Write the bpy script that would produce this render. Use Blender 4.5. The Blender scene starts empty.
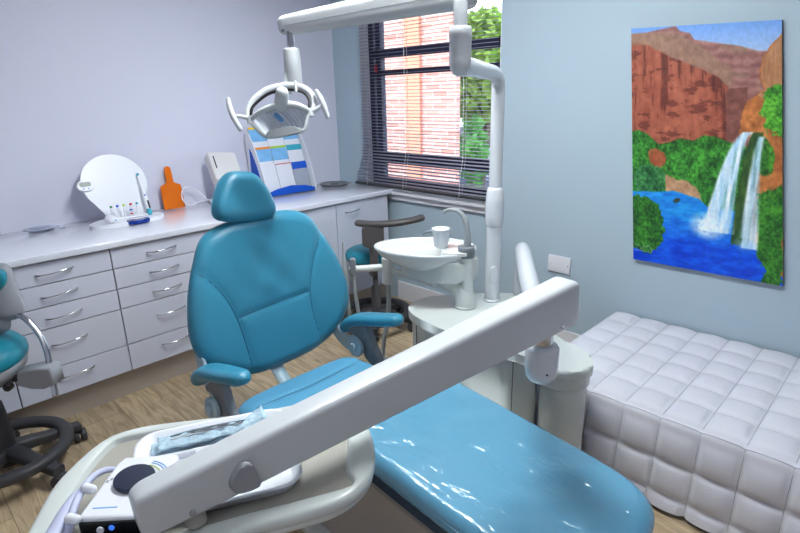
import bpy, bmesh, math, random
import numpy as np
from mathutils import Vector, Matrix
random.seed(7)
PI = math.pi
C = bpy.context.scene.collection
sc = bpy.context.scene

# ------------------------------------------------------------------ materials
def mat(name, col, rough=0.5, metal=0.0, bump=0.0, bscale=60, vary=0.03, vscale=4, coat=0.0, coatr=0.05,
        trans=0.0, ior=1.45, alpha=1.0, spec=0.5, emit=None, estr=0.0, sss=0.0):
    m = bpy.data.materials.new(name); m.use_nodes = True
    nt = m.node_tree; b = nt.nodes['Principled BSDF']
    b.inputs['Roughness'].default_value = rough
    b.inputs['Metallic'].default_value = metal
    b.inputs['Coat Weight'].default_value = coat
    b.inputs['Coat Roughness'].default_value = coatr
    b.inputs['Transmission Weight'].default_value = trans
    b.inputs['IOR'].default_value = ior
    b.inputs['Alpha'].default_value = alpha
    b.inputs['Specular IOR Level'].default_value = spec
    if emit: 
        b.inputs['Emission Color'].default_value = (*emit, 1); b.inputs['Emission Strength'].default_value = estr
    tc = nt.nodes.new('ShaderNodeTexCoord')
    n = nt.nodes.new('ShaderNodeTexNoise'); n.inputs['Scale'].default_value = vscale; n.inputs['Detail'].default_value = 4
    nt.links.new(tc.outputs['Object'], n.inputs['Vector'])
    mx = nt.nodes.new('ShaderNodeMix'); mx.data_type = 'RGBA'
    mx.inputs[6].default_value = (*[max(0, c*(1-vary)) for c in col], 1)
    mx.inputs[7].default_value = (*[min(1, c*(1+vary)) for c in col], 1)
    nt.links.new(n.outputs['Fac'], mx.inputs[0]); nt.links.new(mx.outputs[2], b.inputs['Base Color'])
    if bump:
        n2 = nt.nodes.new('ShaderNodeTexNoise'); n2.inputs['Scale'].default_value = bscale; n2.inputs['Detail'].default_value = 5
        nt.links.new(tc.outputs['Object'], n2.inputs['Vector'])
        bp = nt.nodes.new('ShaderNodeBump'); bp.inputs['Strength'].default_value = bump; bp.inputs['Distance'].default_value = 0.01
        nt.links.new(n2.outputs['Fac'], bp.inputs['Height']); nt.links.new(bp.outputs['Normal'], b.inputs['Normal'])
    return m
def rgb(r, g, b):
    f = lambda c: (c/255/12.92) if c/255 <= .04045 else ((c/255+.055)/1.055)**2.4
    return (f(r), f(g), f(b))

M = {}
M['wall_l'] = mat('lavender white paint', rgb(214,215,232), .55, bump=.05, bscale=180, vary=.01)
M['wall_b'] = mat('pale blue paint', rgb(172,190,203), .55, bump=.05, bscale=180, vary=.01)
M['white_trim'] = mat('white trim paint', rgb(225,225,232), .4, vary=.01)
M['ceil'] = mat('ceiling paint', rgb(225,225,228), .8, vary=.01)
M['laminate'] = mat('white cabinet laminate', rgb(205,208,224), .3, vary=.01)
M['carcass'] = mat('cabinet shadow gap', rgb(60,62,72), .7)
M['worktop'] = mat('white worktop', rgb(222,224,236), .12, vary=.01, coat=.3)
M['plinth'] = mat('brushed plinth', rgb(176,166,156), .38, metal=.1, vary=.06, vscale=3)
M['chrome'] = mat('chrome', rgb(200,202,208), .16, metal=1)
M['teal'] = mat('teal upholstery', rgb(56,138,168), .33, bump=.16, bscale=260, vary=.04, vscale=7, coat=.15, coatr=.25)
M['teal_dark'] = mat('teal piping', rgb(20,84,112), .45)
M['teal_seat'] = mat('light teal upholstery', rgb(92,160,196), .3, bump=.12, bscale=240, vary=.03, coat=.2, coatr=.2)
M['teal_stool'] = mat('teal stool vinyl', rgb(24,124,146), .35, bump=.1, bscale=240)
M['seatgray'] = mat('chair metal paint', rgb(168,192,204), .35)
M['grayplastic'] = mat('grey plastic', rgb(120,126,134), .42, bump=.04, bscale=300)
M['shell'] = mat('stool shell grey', rgb(146,150,158), .42, bump=.06, bscale=300)
M['darkplastic'] = mat('charcoal plastic', rgb(54,54,58), .5, bump=.06, bscale=260)
M['browngray'] = mat('taupe plastic', rgb(82,78,80), .42, bump=.05, bscale=260)
M['unit'] = mat('cream white plastic', rgb(206,212,210), .28, vary=.015, coat=.2)
M['unit2'] = mat('cool white plastic', rgb(212,216,222), .25, vary=.015, coat=.3)
M['arm'] = mat('satin white arm paint', rgb(200,204,208), .3, vary=.015, coat=.3, coatr=.15)
M['ceramic'] = mat('white ceramic', rgb(214,218,218), .12, vary=.01, coat=.5)
M['beige'] = mat('beige tray mat', rgb(166,163,154), .55, bump=.1, bscale=400)
M['beige2'] = mat('beige base plastic', rgb(168,162,154), .5, vary=.02)
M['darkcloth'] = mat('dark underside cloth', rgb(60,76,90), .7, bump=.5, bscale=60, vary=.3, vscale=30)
M['whitepl'] = mat('bright white plastic', rgb(232,234,242), .3, vary=.01)
M['navy'] = mat('navy control pad', rgb(36,44,66), .45)
M['black'] = mat('black plastic', rgb(18,18,22), .4)
M['blueled'] = mat('blue indicator', rgb(40,90,190), .4, emit=rgb(60,120,230), estr=.8)
M['couch'] = mat('white leatherette', rgb(212,212,222), .38, bump=.12, bscale=300, vary=.015)
M['couchseam'] = mat('couch stitching', rgb(150,152,166), .6)
M['orange'] = mat('orange acrylic', rgb(240,120,10), .15, coat=.4, trans=.15)
M['devbeige'] = mat('pale device plastic', rgb(216,214,216), .4)
M['lcd'] = mat('grey display glass', rgb(120,130,128), .2)
M['blue'] = mat('royal blue plastic', rgb(10,84,200), .35)
M['dblue'] = mat('glossy navy blue plastic', rgb(10,50,140), .2)
M['blueprint'] = mat('pale blue print', rgb(120,180,230), .5, vary=.25, vscale=14)
M['paper'] = mat('white paper', rgb(226,228,240), .6, vary=.02)
M['teallabel'] = mat('teal print', rgb(50,165,190), .5)
M['greenlabel'] = mat('lime print', rgb(170,205,50), .5)
M['yellow'] = mat('yellow print', rgb(245,200,40), .5)
M['orangelabel'] = mat('orange print', rgb(240,140,40), .5)
M['red'] = mat('red plastic', rgb(200,40,50), .4)
M['green'] = mat('green plastic', rgb(30,150,90), .4)
M['graypaper'] = mat('grey print', rgb(160,166,182), .5, vary=.1, vscale=20)
M['steel'] = mat('brushed steel', rgb(150,152,156), .3, metal=.9)
M['frame'] = mat('navy window frame', rgb(44,46,74), .4)
M['slat'] = mat('blind slat', rgb(140,142,162), .4, metal=.2)
M['cord'] = mat('white cord', rgb(230,230,236), .7)
M['clear'] = mat('clear plastic', rgb(235,240,252), .05, trans=.92, ior=1.2)
M['pouch'] = mat('clear blue pouch', rgb(196,222,248), .15, trans=.08, ior=1.12, vary=.25, vscale=40, bump=.9, bscale=45)
M['hose'] = mat('grey hose', rgb(158,164,168), .45)
M['lavhose'] = mat('lavender hose', rgb(196,200,228), .4)
M['cup'] = mat('frosted cup', rgb(240,244,250), .35, trans=.12, ior=1.2, sss=0)
M['lamp_on'] = mat('ceiling light diffuser', rgb(255,255,255), .5, emit=(.95, 1, 1), estr=9)
M['leaf'] = mat('leaves', rgb(70,140,50), .6, vary=.5, vscale=3)
M['leaf2'] = mat('yellow green leaves', rgb(120,160,60), .6, vary=.4, vscale=3)
M['bark'] = mat('bark', rgb(90,75,60), .8, vary=.3, vscale=12, bump=.4, bscale=30)
M['pave'] = mat('outdoor paving', rgb(150,165,190), .8, vary=.12, vscale=2)
M['car'] = mat('light car paint', rgb(190,205,235), .2, coat=.5)
M['glassd'] = mat('dark car glass', rgb(50,70,100), .1)
M['stone'] = mat('concrete sill', rgb(170,168,165), .8, vary=.1)

M['knobgray'] = mat('mid grey knob', rgb(150,152,158), .4)
# glass pane
def glass_mat():
    m = bpy.data.materials.new('window glass'); m.use_nodes = True
    nt = m.node_tree; nt.nodes.clear()
    o = nt.nodes.new('ShaderNodeOutputMaterial'); t = nt.nodes.new('ShaderNodeBsdfTransparent'); g = nt.nodes.new('ShaderNodeBsdfGlossy')
    g.inputs['Roughness'].default_value = .02
    fr = nt.nodes.new('ShaderNodeFresnel'); fr.inputs['IOR'].default_value = 1.35
    mx = nt.nodes.new('ShaderNodeMixShader'); nt.links.new(fr.outputs[0], mx.inputs[0]); nt.links.new(t.outputs[0], mx.inputs[1]); nt.links.new(g.outputs[0], mx.inputs[2])
    nt.links.new(mx.outputs[0], o.inputs[0]); return m
M['glass'] = glass_mat()

# plastic covered legrest: teal under a clear wrinkled film
def film_mat():
    m = mat('teal under clear film', rgb(88,152,184), .38, vary=.03)
    nt = m.node_tree; b = nt.nodes['Principled BSDF']
    b.inputs['Coat Weight'].default_value = 1.0; b.inputs['Coat Roughness'].default_value = .05
    tc = nt.nodes.new('ShaderNodeTexCoord'); mp = nt.nodes.new('ShaderNodeMapping'); mp.inputs['Scale'].default_value = (1, 2.0, 1)
    nt.links.new(tc.outputs['Object'], mp.inputs[0])
    n = nt.nodes.new('ShaderNodeTexNoise'); n.inputs['Scale'].default_value = 11; n.inputs['Detail'].default_value = 2; n.inputs['Distortion'].default_value = 1.6
    nt.links.new(mp.outputs[0], n.inputs['Vector'])
    bp = nt.nodes.new('ShaderNodeBump'); bp.inputs['Strength'].default_value = .3; bp.inputs['Distance'].default_value = .03
    nt.links.new(n.outputs['Fac'], bp.inputs['Height']); nt.links.new(bp.outputs['Normal'], b.inputs['Coat Normal'])
    return m
M['film'] = film_mat()

def floor_mat():
    m = bpy.data.materials.new('oak laminate planks'); m.use_nodes = True; nt = m.node_tree; b = nt.nodes['Principled BSDF']
    tc = nt.nodes.new('ShaderNodeTexCoord')
    br = nt.nodes.new('ShaderNodeTexBrick'); br.inputs['Scale'].default_value = 1
    br.inputs['Brick Width'].default_value = 1.25; br.inputs['Row Height'].default_value = .19
    br.inputs['Mortar Size'].default_value = .0012; br.offset = .37; br.inputs['Bias'].default_value = 0
    br.inputs['Color1'].default_value = (*rgb(172,154,130), 1); br.inputs['Color2'].default_value = (*rgb(198,178,148), 1); br.inputs['Mortar'].default_value = (*rgb(110,88,66), 1)
    nt.links.new(tc.outputs['Object'], br.inputs['Vector'])
    mp = nt.nodes.new('ShaderNodeMapping'); mp.inputs['Scale'].default_value = (1.6, 14, 1); nt.links.new(tc.outputs['Object'], mp.inputs[0])
    n = nt.nodes.new('ShaderNodeTexNoise'); n.inputs['Scale'].default_value = 2.2; n.inputs['Detail'].default_value = 8; n.inputs['Distortion'].default_value = 1.6
    nt.links.new(mp.outputs[0], n.inputs['Vector'])
    cr = nt.nodes.new('ShaderNodeValToRGB'); cr.color_ramp.elements[0].position = .32; cr.color_ramp.elements[0].color = (.56,.50,.44,1)
    cr.color_ramp.elements[1].position = .62; cr.color_ramp.elements[1].color = (1.12,1.1,1.06,1)
    nt.links.new(n.outputs['Fac'], cr.inputs[0])
    mx = nt.nodes.new('ShaderNodeMix'); mx.data_type = 'RGBA'; mx.blend_type = 'MULTIPLY'; mx.inputs[0].default_value = .85
    nt.links.new(br.outputs['Color'], mx.inputs[6]); nt.links.new(cr.outputs[0], mx.inputs[7]); nt.links.new(mx.outputs[2], b.inputs['Base Color'])
    b.inputs['Roughness'].default_value = .42
    bp = nt.nodes.new('ShaderNodeBump'); bp.inputs['Strength'].default_value = .15; bp.inputs['Distance'].default_value = .005
    nt.links.new(n.outputs['Fac'], bp.inputs['Height']); nt.links.new(bp.outputs['Normal'], b.inputs['Normal'])
    return m
M['floor'] = floor_mat()

def brick_mat():
    m = bpy.data.materials.new('salmon brickwork'); m.use_nodes = True; nt = m.node_tree; b = nt.nodes['Principled BSDF']
    tc = nt.nodes.new('ShaderNodeTexCoord'); mp = nt.nodes.new('ShaderNodeMapping'); mp.inputs['Rotation'].default_value = (PI/2, 0, 0)
    nt.links.new(tc.outputs['Object'], mp.inputs[0])
    br = nt.nodes.new('ShaderNodeTexBrick'); br.inputs['Scale'].default_value = 1
    br.inputs['Brick Width'].default_value = .24; br.inputs['Row Height'].default_value = .078; br.inputs['Mortar Size'].default_value = .006
    br.inputs['Color1'].default_value = (*rgb(184,122,110), 1); br.inputs['Color2'].default_value = (*rgb(208,150,138), 1); br.inputs['Mortar'].default_value = (*rgb(214,196,190), 1)
    nt.links.new(mp.outputs[0], br.inputs['Vector']); nt.links.new(br.outputs['Color'], b.inputs['Base Color'])
    b.inputs['Roughness'].default_value = .85
    return m
M['brick'] = brick_mat()
M['brickpier'] = mat('orange brick pier', rgb(206,138,112), .85, vary=.12, vscale=9)

# ------------------------------------------------------------------ mesh helpers
WL = {}
def V(*a): return Vector(a)
class Geo:
    def __init__(s): s.v = []; s.f = []; s.s = []
    def add(s, vs, fs, smooth=True):
        k = len(s.v); s.v += [Vector(p) for p in vs]; s.f += [[i+k for i in f] for f in fs]; s.s += [smooth]*len(fs); return s
    def join(s, g):
        k = len(s.v); s.v += g.v; s.f += [[i+k for i in f] for f in g.f]; s.s += g.s; return s
    def xf(s, m): s.v = [m @ p for p in s.v]; return s

def obj(name, g, m, parent=None, sub=0):
    me = bpy.data.meshes.new(name)
    vs = g.v
    lo = Vector((min(p.x for p in vs), min(p.y for p in vs), min(p.z for p in vs))); hi = Vector((max(p.x for p in vs), max(p.y for p in vs), max(p.z for p in vs)))
    c = (lo+hi)/2
    if parent is None: c.z = lo.z
    me.from_pydata([p-c for p in vs], [], g.f); me.update()
    me.polygons.foreach_set('use_smooth', g.s)
    bm = bmesh.new(); bm.from_mesh(me); bmesh.ops.recalc_face_normals(bm, faces=bm.faces); bm.to_mesh(me); bm.free()
    me.materials.append(m if not isinstance(m, str) else M[m])
    o = bpy.data.objects.new(name, me); C.objects.link(o)
    pw = Vector((0, 0, 0))
    if parent is not None: o.parent = parent; pw = WL[parent.name]
    o.location = c-pw; WL[o.name] = c
    if sub:
        md = o.modifiers.new('s', 'SUBSURF'); md.levels = sub; md.render_levels = sub
    return o
def thing(name, label, cat, loc, group=None):
    o = bpy.data.objects.new(name, None); C.objects.link(o); o.location = loc; o.empty_display_size = .05
    WL[o.name] = Vector(loc); o['label'] = label; o['category'] = cat
    if group: o['group'] = group
    return o
def tag(o, label, cat, group=None, kind=None):
    if label: o['label'] = label
    if cat: o['category'] = cat
    if group: o['group'] = group
    if kind: o['kind'] = kind
    return o
def struct(name, g, m, parent=None):
    o = obj(name, g, m, parent)
    if parent is None: o['kind'] = 'structure'
    return o
def dup(root, loc, label=None, group=None):
    r = root.copy(); C.objects.link(r); r.location = loc; WL[r.name] = Vector(loc)
    if label: r['label'] = label
    if group: r['group'] = group
    for ch in list(root.children):
        c = ch.copy(); C.objects.link(c); c.parent = r
        for gch in list(ch.children):
            d = gch.copy(); C.objects.link(d); d.parent = c
    return r

def frame(o, x, y=None, z=None):
    """matrix with given origin, x axis and approx y or z axis"""
    x = Vector(x).normalized()
    if z is not None:
        z = Vector(z); z = (z - x*z.dot(x)).normalized(); y = z.cross(x)
    else:
        y = Vector(y); y = (y - x*y.dot(x)).normalized(); z = x.cross(y)
    m = Matrix((x, y, z)).transposed().to_4x4(); m.translation = Vector(o); return m

def box(x0, x1, y0, y1, z0, z1, bev=0.0, seg=2, m=None):
    bm = bmesh.new(); bmesh.ops.create_cube(bm, size=1)
    for v in bm.verts: v.co = Vector(((x0+x1)/2+v.co.x*(x1-x0), (y0+y1)/2+v.co.y*(y1-y0), (z0+z1)/2+v.co.z*(z1-z0)))
    if bev: bmesh.ops.bevel(bm, geom=list(bm.edges), offset=bev, segments=seg, profile=.5, affect='EDGES')
    g = Geo(); g.add([v.co.copy() for v in bm.verts], [[v.index for v in f.verts] for f in bm.faces], smooth=bool(bev) and seg > 2)
    bm.free()
    if m is not None: g.xf(m)
    return g
def prism(poly, z0, z1, bev=0.0, seg=3, m=None, smooth=True):
    bm = bmesh.new()
    a = [bm.verts.new((p[0], p[1], z0)) for p in poly]; b = [bm.verts.new((p[0], p[1], z1)) for p in poly]
    n = len(poly); bm.faces.new(a[::-1]); bm.faces.new(b)
    cap = []
    for i in range(n): bm.faces.new((a[i], a[(i+1) % n], b[(i+1) % n], b[i]))
    if bev:
        bm.verts.ensure_lookup_table()
        es = [e for e in bm.edges if abs(e.verts[0].co.z-e.verts[1].co.z) < 1e-9]
        bmesh.ops.bevel(bm, geom=es, offset=bev, segments=seg, profile=.5, affect='EDGES')
    bm.verts.index_update()
    g = Geo(); g.add([v.co.copy() for v in bm.verts], [[v.index for v in f.verts] for f in bm.faces], smooth)
    g.s = [smooth and len(f) <= 4 for f in g.f]
    bm.free()
    if m is not None: g.xf(m)
    return g
def spline(pts, n=8, closed=False):
    P = [Vector(p) for p in pts]; out = []; N = len(P)
    R = range(N) if closed else range(N-1)
    for i in R:
        if closed: p0, p1, p2, p3 = P[(i-1) % N], P[i], P[(i+1) % N], P[(i+2) % N]
        else: p0, p1, p2, p3 = P[max(i-1, 0)], P[i], P[i+1], P[min(i+2, N-1)]
        for k in range(n):
            t = k/n
            out.append(.5*((2*p1)+(-p0+p2)*t+(2*p0-5*p1+4*p2-p3)*t*t+(-p0+3*p1-3*p2+p3)*t**3))
    if not closed: out.append(P[-1])
    return out
def tube(pts, r, n=14, smooth_n=0, cap='round', rfn=None, flat=None):
    """pts: path; r: radius or list; flat=(a,b) scale of section"""
    P = [Vector(p) for p in pts]
    if not isinstance(r, (list, tuple)): r = [r]*len(P)
    if smooth_n:
        Q = spline([(*p, 0) if False else p for p in P], smooth_n); RR = []
        for i in range(len(P)-1):
            for k in range(smooth_n): RR.append(r[i]+(r[i+1]-r[i])*k/smooth_n)
        RR.append(r[-1]); P, r = Q, RR
    g = Geo(); rings = []
    up = None; T = []
    for i in range(len(P)):
        t = (P[min(i+1, len(P)-1)]-P[max(i-1, 0)]).normalized(); T.append(t)
    up = Vector((0, 0, 1)) if abs(T[0].z) < .9 else Vector((1, 0, 0))
    def ring(c, t, rad):
        nonlocal up
        u = (up-t*up.dot(t)).normalized(); w = t.cross(u); up = u
        return [c+(u*math.cos(2*PI*k/n)+w*math.sin(2*PI*k/n))*rad for k in range(n)]
    if cap == 'round':
        for a in (85, 60, 30): rings.append(ring(P[0]-T[0]*r[0]*math.sin(math.radians(a))*.8, T[0], r[0]*math.cos(math.radians(a))))
    for i in range(len(P)): rings.append(ring(P[i], T[i], r[i]))
    if cap == 'round':
        for a in (30, 60, 85): rings.append(ring(P[-1]+T[-1]*r[-1]*math.sin(math.radians(a))*.8, T[-1], r[-1]*math.cos(math.radians(a))))
    vs = [p for R_ in rings for p in R_]; fs = []
    for i in range(len(rings)-1):
        for k in range(n): fs.append([i*n+k, i*n+(k+1) % n, (i+1)*n+(k+1) % n, (i+1)*n+k])
    g.add(vs, fs); g.add(rings[0], [list(range(n))[::-1]], cap == 'round'); g.add(rings[-1], [list(range(n))], cap == 'round')
    return g
def lathe(profile, o=(0, 0, 0), axis=(0, 0, 1), n=32, sx=1, sy=1, rot=0):
    """profile list of (r,z)"""
    ax = Vector(axis).normalized(); x = Vector((1, 0, 0)) if abs(ax.x) < .9 else Vector((0, 1, 0))
    m = frame(o, x - ax*x.dot(ax), z=ax) @ Matrix.Rotation(rot, 4, 'Z')
    vs = []; fs = []
    for (r, z) in profile:
        for k in range(n): vs.append((max(r, 1e-5)*sx*math.cos(2*PI*k/n), max(r, 1e-5)*sy*math.sin(2*PI*k/n), z))
    for i in range(len(profile)-1):
        for k in range(n): fs.append([i*n+k, i*n+(k+1) % n, (i+1)*n+(k+1) % n, (i+1)*n+k])
    g = Geo().add(vs, fs); L = len(profile)-1
    if profile[0][0] > 1e-4: g.add([Vector(vs[k]) for k in range(n)], [list(range(n))[::-1]], False)
    if profile[-1][0] > 1e-4: g.add([Vector(vs[L*n+k]) for k in range(n)], [list(range(n))], False)
    return g.xf(m)
def rprof(r, z0, z1, b, seg=4):
    """rounded cylinder profile"""
    out = [(0, z0)]
    for k in range(seg+1): a = PI/2*k/seg; out.append((r-b+b*math.sin(a), z0+b-b*math.cos(a)))
    for k in range(seg+1): a = PI/2*k/seg; out.append((r-b+b*math.cos(a), z1-b+b*math.sin(a)))
    out.append((0, z1)); return out
def rrect(w, h, r, n=6, cx=0, cy=0):
    out = []
    for (sx, sy, a0) in ((1, 1, 0), (-1, 1, 90), (-1, -1, 180), (1, -1, 270)):
        for k in range(n+1):
            a = math.radians(a0+90*k/n); out.append((cx+sx*(w/2-r)+r*math.cos(a), cy+sy*(h/2-r)+r*math.sin(a)))
    return out
def pillow(outline, th, m, rings=26, edge=.16, dome=.25, thb=None, dispf=None, c=None):
    """cushion from a closed 2D outline (star shaped about c). th: half thickness front, thb: back"""
    thb = th if thb is None else thb
    P = [Vector((p[0], p[1])) for p in outline]; n = len(P)
    if c is None: c = sum(P, Vector((0, 0)))/n
    c = Vector(c)
    def prof(s):  # height 0..1 at radial fraction s
        if s >= 1: return 0
        e = max(0, (s-(1-edge))/edge)
        return math.sqrt(max(0, 1-e*e))*(1-dome*s*s)/(1)
    vs = []; fs = []
    S = [1-(k/rings)**1.5 for k in range(rings+1)]
    def add_side(sign, t):
        base = len(vs)
        for k, s in enumerate(S[:-1]):
            for p in P:
                q = c+(p-c)*s; z = sign*t*prof(s)
                if dispf and sign > 0: z += dispf(q.x, q.y, s)
                vs.append((q.x, q.y, z))
        z = sign*t
        if dispf and sign > 0: z += dispf(c.x, c.y, 0)
        vs.append((c.x, c.y, z))
        R_ = len(S)-1
        for i in range(R_-1):
            for k in range(n): fs.append([base+i*n+k, base+i*n+(k+1) % n, base+(i+1)*n+(k+1) % n, base+(i+1)*n+k])
        for k in range(n): fs.append([base+(R_-1)*n+k, base+(R_-1)*n+(k+1) % n, len(vs)-1])
        return base
    a = add_side(1, th); b = add_side(-1, thb)
    for k in range(n): fs.append([a+k, a+(k+1) % n, b+(k+1) % n, b+k])
    g = Geo().add([Vector(v) for v in vs], fs)
    return g.xf(m)
def sweep_section(path, secs):
    """loft: list of rings (lists of Vectors, same length), capped"""
    n = len(secs[0]); vs = [p for s in secs for p in s]; fs = []
    for i in range(len(secs)-1):
        for k in range(n): fs.append([i*n+k, i*n+(k+1) % n, (i+1)*n+(k+1) % n, (i+1)*n+k])
    g = Geo().add(vs, fs); g.add(secs[0], [list(range(n))[::-1]], False); g.add(secs[-1], [list(range(n))], False); return g
def beam(a, b, wa, ha, wb, hb, r=.35, endr=0.0, n=5, steps=5):
    """rounded rectangular beam from a to b, section w (horizontal) x h (vertical), tapered, rounded ends"""
    a = Vector(a); b = Vector(b); t = (b-a).normalized(); side = t.cross(Vector((0, 0, 1))).normalized(); up = side.cross(t); L = (b-a).length
    def sec(s, k, w, h):
        c = a+t*s
        return [c+side*p[0]*k+up*p[1]*k for p in rrect(w, h, min(w, h)*r, n)]
    ss = []
    ks = [0, .2, .45, .7, .9, 1] if endr else [1]
    N = []
    if endr:
        for i in range(steps+1):
            an = PI/2*i/steps; N.append((endr*(1-math.cos(an)), 1-(endr/max(ha, hb))*(1-math.sin(an))*1.6))
    else: N = [(0, 1)]
    for s, k in N: ss.append(sec(s, k, wa, ha))
    for i in range(1, 8):
        s = L*i/8; f = i/8; ss.append(sec(s, 1, wa+(wb-wa)*f, ha+(hb-ha)*f))
    for s, k in N[::-1]: ss.append(sec(L-s, k, wb, hb))
    return sweep_section(None, ss)
def polyline3(pts, r, n=6): return tube(pts, r, n=n, cap='flat')

# ------------------------------------------------------------------ camera
cam = bpy.data.cameras.new('camera'); co = bpy.data.objects.new('camera', cam); C.objects.link(co)
cam.sensor_width = 36; cam.lens = 538.3*36/800; cam.clip_start = .02
CL = Vector((3.48, -2.81, 1.52))
R_ = Vector((.71235, .70142, -.02364)); F_ = Vector((-.67392, .67424, -.30205)); U_ = Vector((-.19593, .23109, .95300))
mw = Matrix((R_, U_, -F_)).transposed().to_4x4(); mw.translation = CL; co.matrix_world = mw
sc.camera = co

# ------------------------------------------------------------------ room
XR, YF, H = 4.9, -4.6, 2.62
struct('floor', box(0, XR, YF, 0, -.06, 0), 'floor')
struct('ceiling', box(0, XR, YF, 0, H, H+.06), 'ceil')
struct('wall_left', box(-.1, 0, YF, 0, -.06, H+.06), 'wall_l')
WX0, WX1, WZ0, WZ1 = .31, 1.545, .85, 2.2
g = Geo()
g.join(box(-.1, WX0, 0, .16, -.06, H+.06)).join(box(WX1, XR+.1, 0, .16, -.06, H+.06)).join(box(WX0, WX1, 0, .16, -.06, WZ0)).join(box(WX0, WX1, 0, .16, WZ1, H+.06))
struct('wall_back', g, 'wall_b')
struct('wall_right', box(XR, XR+.1, YF, 0, -.06, H+.06), 'wall_l')
struct('wall_front', box(-.1, XR+.1, YF-.1, YF, -.06, H+.06), 'wall_l')
struct('baseboard_back', box(.655, 4.9, -.014, 0, 0, .145, .003), 'white_trim')
struct('baseboard_right', box(XR-.014, XR, YF, -.014, 0, .145, .003), 'white_trim')
struct('trim_1', Geo().join(box(WX0-.02, WX1+.01, -.045, .09, .825, .862, .006)).join(box(WX0, WX1, -.022, 0, .785, .825, .004)), 'white_trim')  # window sill

# window
w = tag(bpy.data.objects.new('window_1', None), None, None, kind='structure'); C.objects.link(w); w.location = (.93, .12, .86); WL[w.name] = Vector(w.location)
fr = Geo(); y0, y1 = .085, .135
for (a, b_) in ((WX0+.0, WX0+.05), (WX0+.075, WX0+.125), (WX1-.06, WX1)): fr.join(box(a, b_, y0, y1, .862, WZ1, .004))
for (a, b_) in ((.862, .925), (1.03, 1.115), (1.665, 1.70), (1.785, 1.845), (2.14, 2.2)): fr.join(box(WX0+.02, WX1, y0, y1, a, b_, .004))
obj('window_frame', fr, 'frame', w)
obj('pane', box(WX0+.06, WX1-.02, .108, .112, .87, 2.19), 'glass', w)
obj('latch', box(WX0+.075, WX0+.09, .07, .09, 1.69, 1.74, .003), M['red'], w)

struct('trim_3', Geo().join(box(WX0, WX0+.004, 0, .085, .862, WZ1)).join(box(WX1-.004, WX1, 0, .085, .862, WZ1)), 'white_trim')
# venetian blind
bl = thing('venetian_blind', 'open venetian blind of thin slats hanging in front of the window', 'blind', (.92, .0, .88))
g = Geo()
nz = 58; 
for k in range(nz):
    z = .905+k*.0225
    low = z < 1.15
    dy = -.02-.035*max(0, (1.1-z)/.25)
    til = math.radians(12) if low else math.radians(3)
    x0, x1 = WX0+.008, WX1-.008
    if low: x0 -= .045*max(0, (1.1-z)/.2)*.8
    if z < .99: dy = -.055
    c, s = math.cos(til), math.sin(til)
    w2 = .0125
    prof_ = [(-w2, 0), (-w2*.5, .0016), (0, .0022), (w2*.5, .0016), (w2, 0)]
    vs = []
    for x in (x0, x1):
        for (a, b_) in prof_: vs.append((x, dy+a*c-b_*s, z+a*s+b_*c))
        for (a, b_) in prof_[::-1]: vs.append((x, dy+a*c-(b_-.0007)*s, z+a*s+(b_-.0007)*c))
    fs = [[i, (i+1) % 10, 10+(i+1) % 10, 10+i] for i in range(10)]+[list(range(10)), list(range(10, 20))[::-1]]
    g.add(vs, fs, False)
obj('slats', g, 'slat', bl)
obj('bottom_rail', box(WX0-.045, WX1-.01, -.068, -.04, .876, .893, .004), 'darkplastic', bl)
obj('head_rail', box(WX0+.005, WX1-.005, -.04, .0, 2.17, 2.2, .003), 'slat', bl)
for x in (WX0+.1, .79, 1.30):
    obj('ladder_cord', Geo().join(tube([(x, -.07, .885), (x, -.062, 1.0), (x, -.034, 1.12), (x, -.034, 2.18)], .0016, 6)).join(tube([(x, -.041, .885), (x, -.006, 1.14), (x, -.006, 2.18)], .0016, 6)), 'cord', bl)

# ------------------------------------------------------------------ outside
struct('ground', box(-14, 12, .17, 22, -.5, -.35), 'pave')
b = thing('brick_building', 'salmon brick building seen through the left part of the window', 'building', (-3.5, 2.7, -.35))
obj('brick_wall', box(-9, -.79, 2.5, 2.56, -.35, 6), 'brick', b)
obj('brick_pier', box(-1.62, -1.36, 2.46, 2.5, -.35, 6), 'brickpier', b)
def bush(name, lab, cx, cy, cz, rx, ry, rz, n, mt, seed):
    rnd = random.Random(seed); t = thing(name, lab, 'bush', (cx, cy, -.35))
    g = Geo()
    for i in range(n):
        a = rnd.random()*2*PI; u = rnd.uniform(-1, 1); r = rnd.random()**.4
        p = Vector((cx+rx*r*math.sqrt(1-u*u)*math.cos(a), cy+ry*r*math.sqrt(1-u*u)*math.sin(a), cz+rz*r*u))
        d = Vector((rnd.gauss(0, 1), rnd.gauss(0, 1), rnd.gauss(0, 1))).normalized(); e = d.orthogonal().normalized(); L = rnd.uniform(.05, .1)
        g.add([p-d*L, p+e*L*.5, p+d*L, p-e*L*.5], [[0, 1, 2, 3]], False)
    obj('foliage', g, mt, t)
    g = Geo()
    for k in range(5):
        a = 2*PI*k/5; g.join(tube([(cx, cy, -.35), (cx+rx*.2*math.cos(a), cy+ry*.2*math.sin(a), cz-rz*.3), (cx+rx*.5*math.cos(a), cy+ry*.5*math.sin(a), cz+rz*.4)], [.05, .035, .012], 8, 4))
    obj('stem', g, 'bark', t)
bush('leafy_tree', 'bright green leafy tree outside, right of the brick building', -1.95, 4.6, 1.9, 1.1, .6, .85, 5200, M['leaf2'], 3)
bush('climbing_shrub', 'green shrub at the foot of the brick corner outside', -.98, 3.1, .75, .16, .2, .5, 500, M['leaf'], 5)
bush('dark_shrub', 'darker green shrub behind the leafy tree outside', -4.4, 9, 1.0, 2.0, .8, 1.6, 3000, M['leaf'], 9)
ct = thing('parked_car', 'pale blue parked car outside, low behind the shrubs', 'car', (-3.3, 6.6, -.35))
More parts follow.
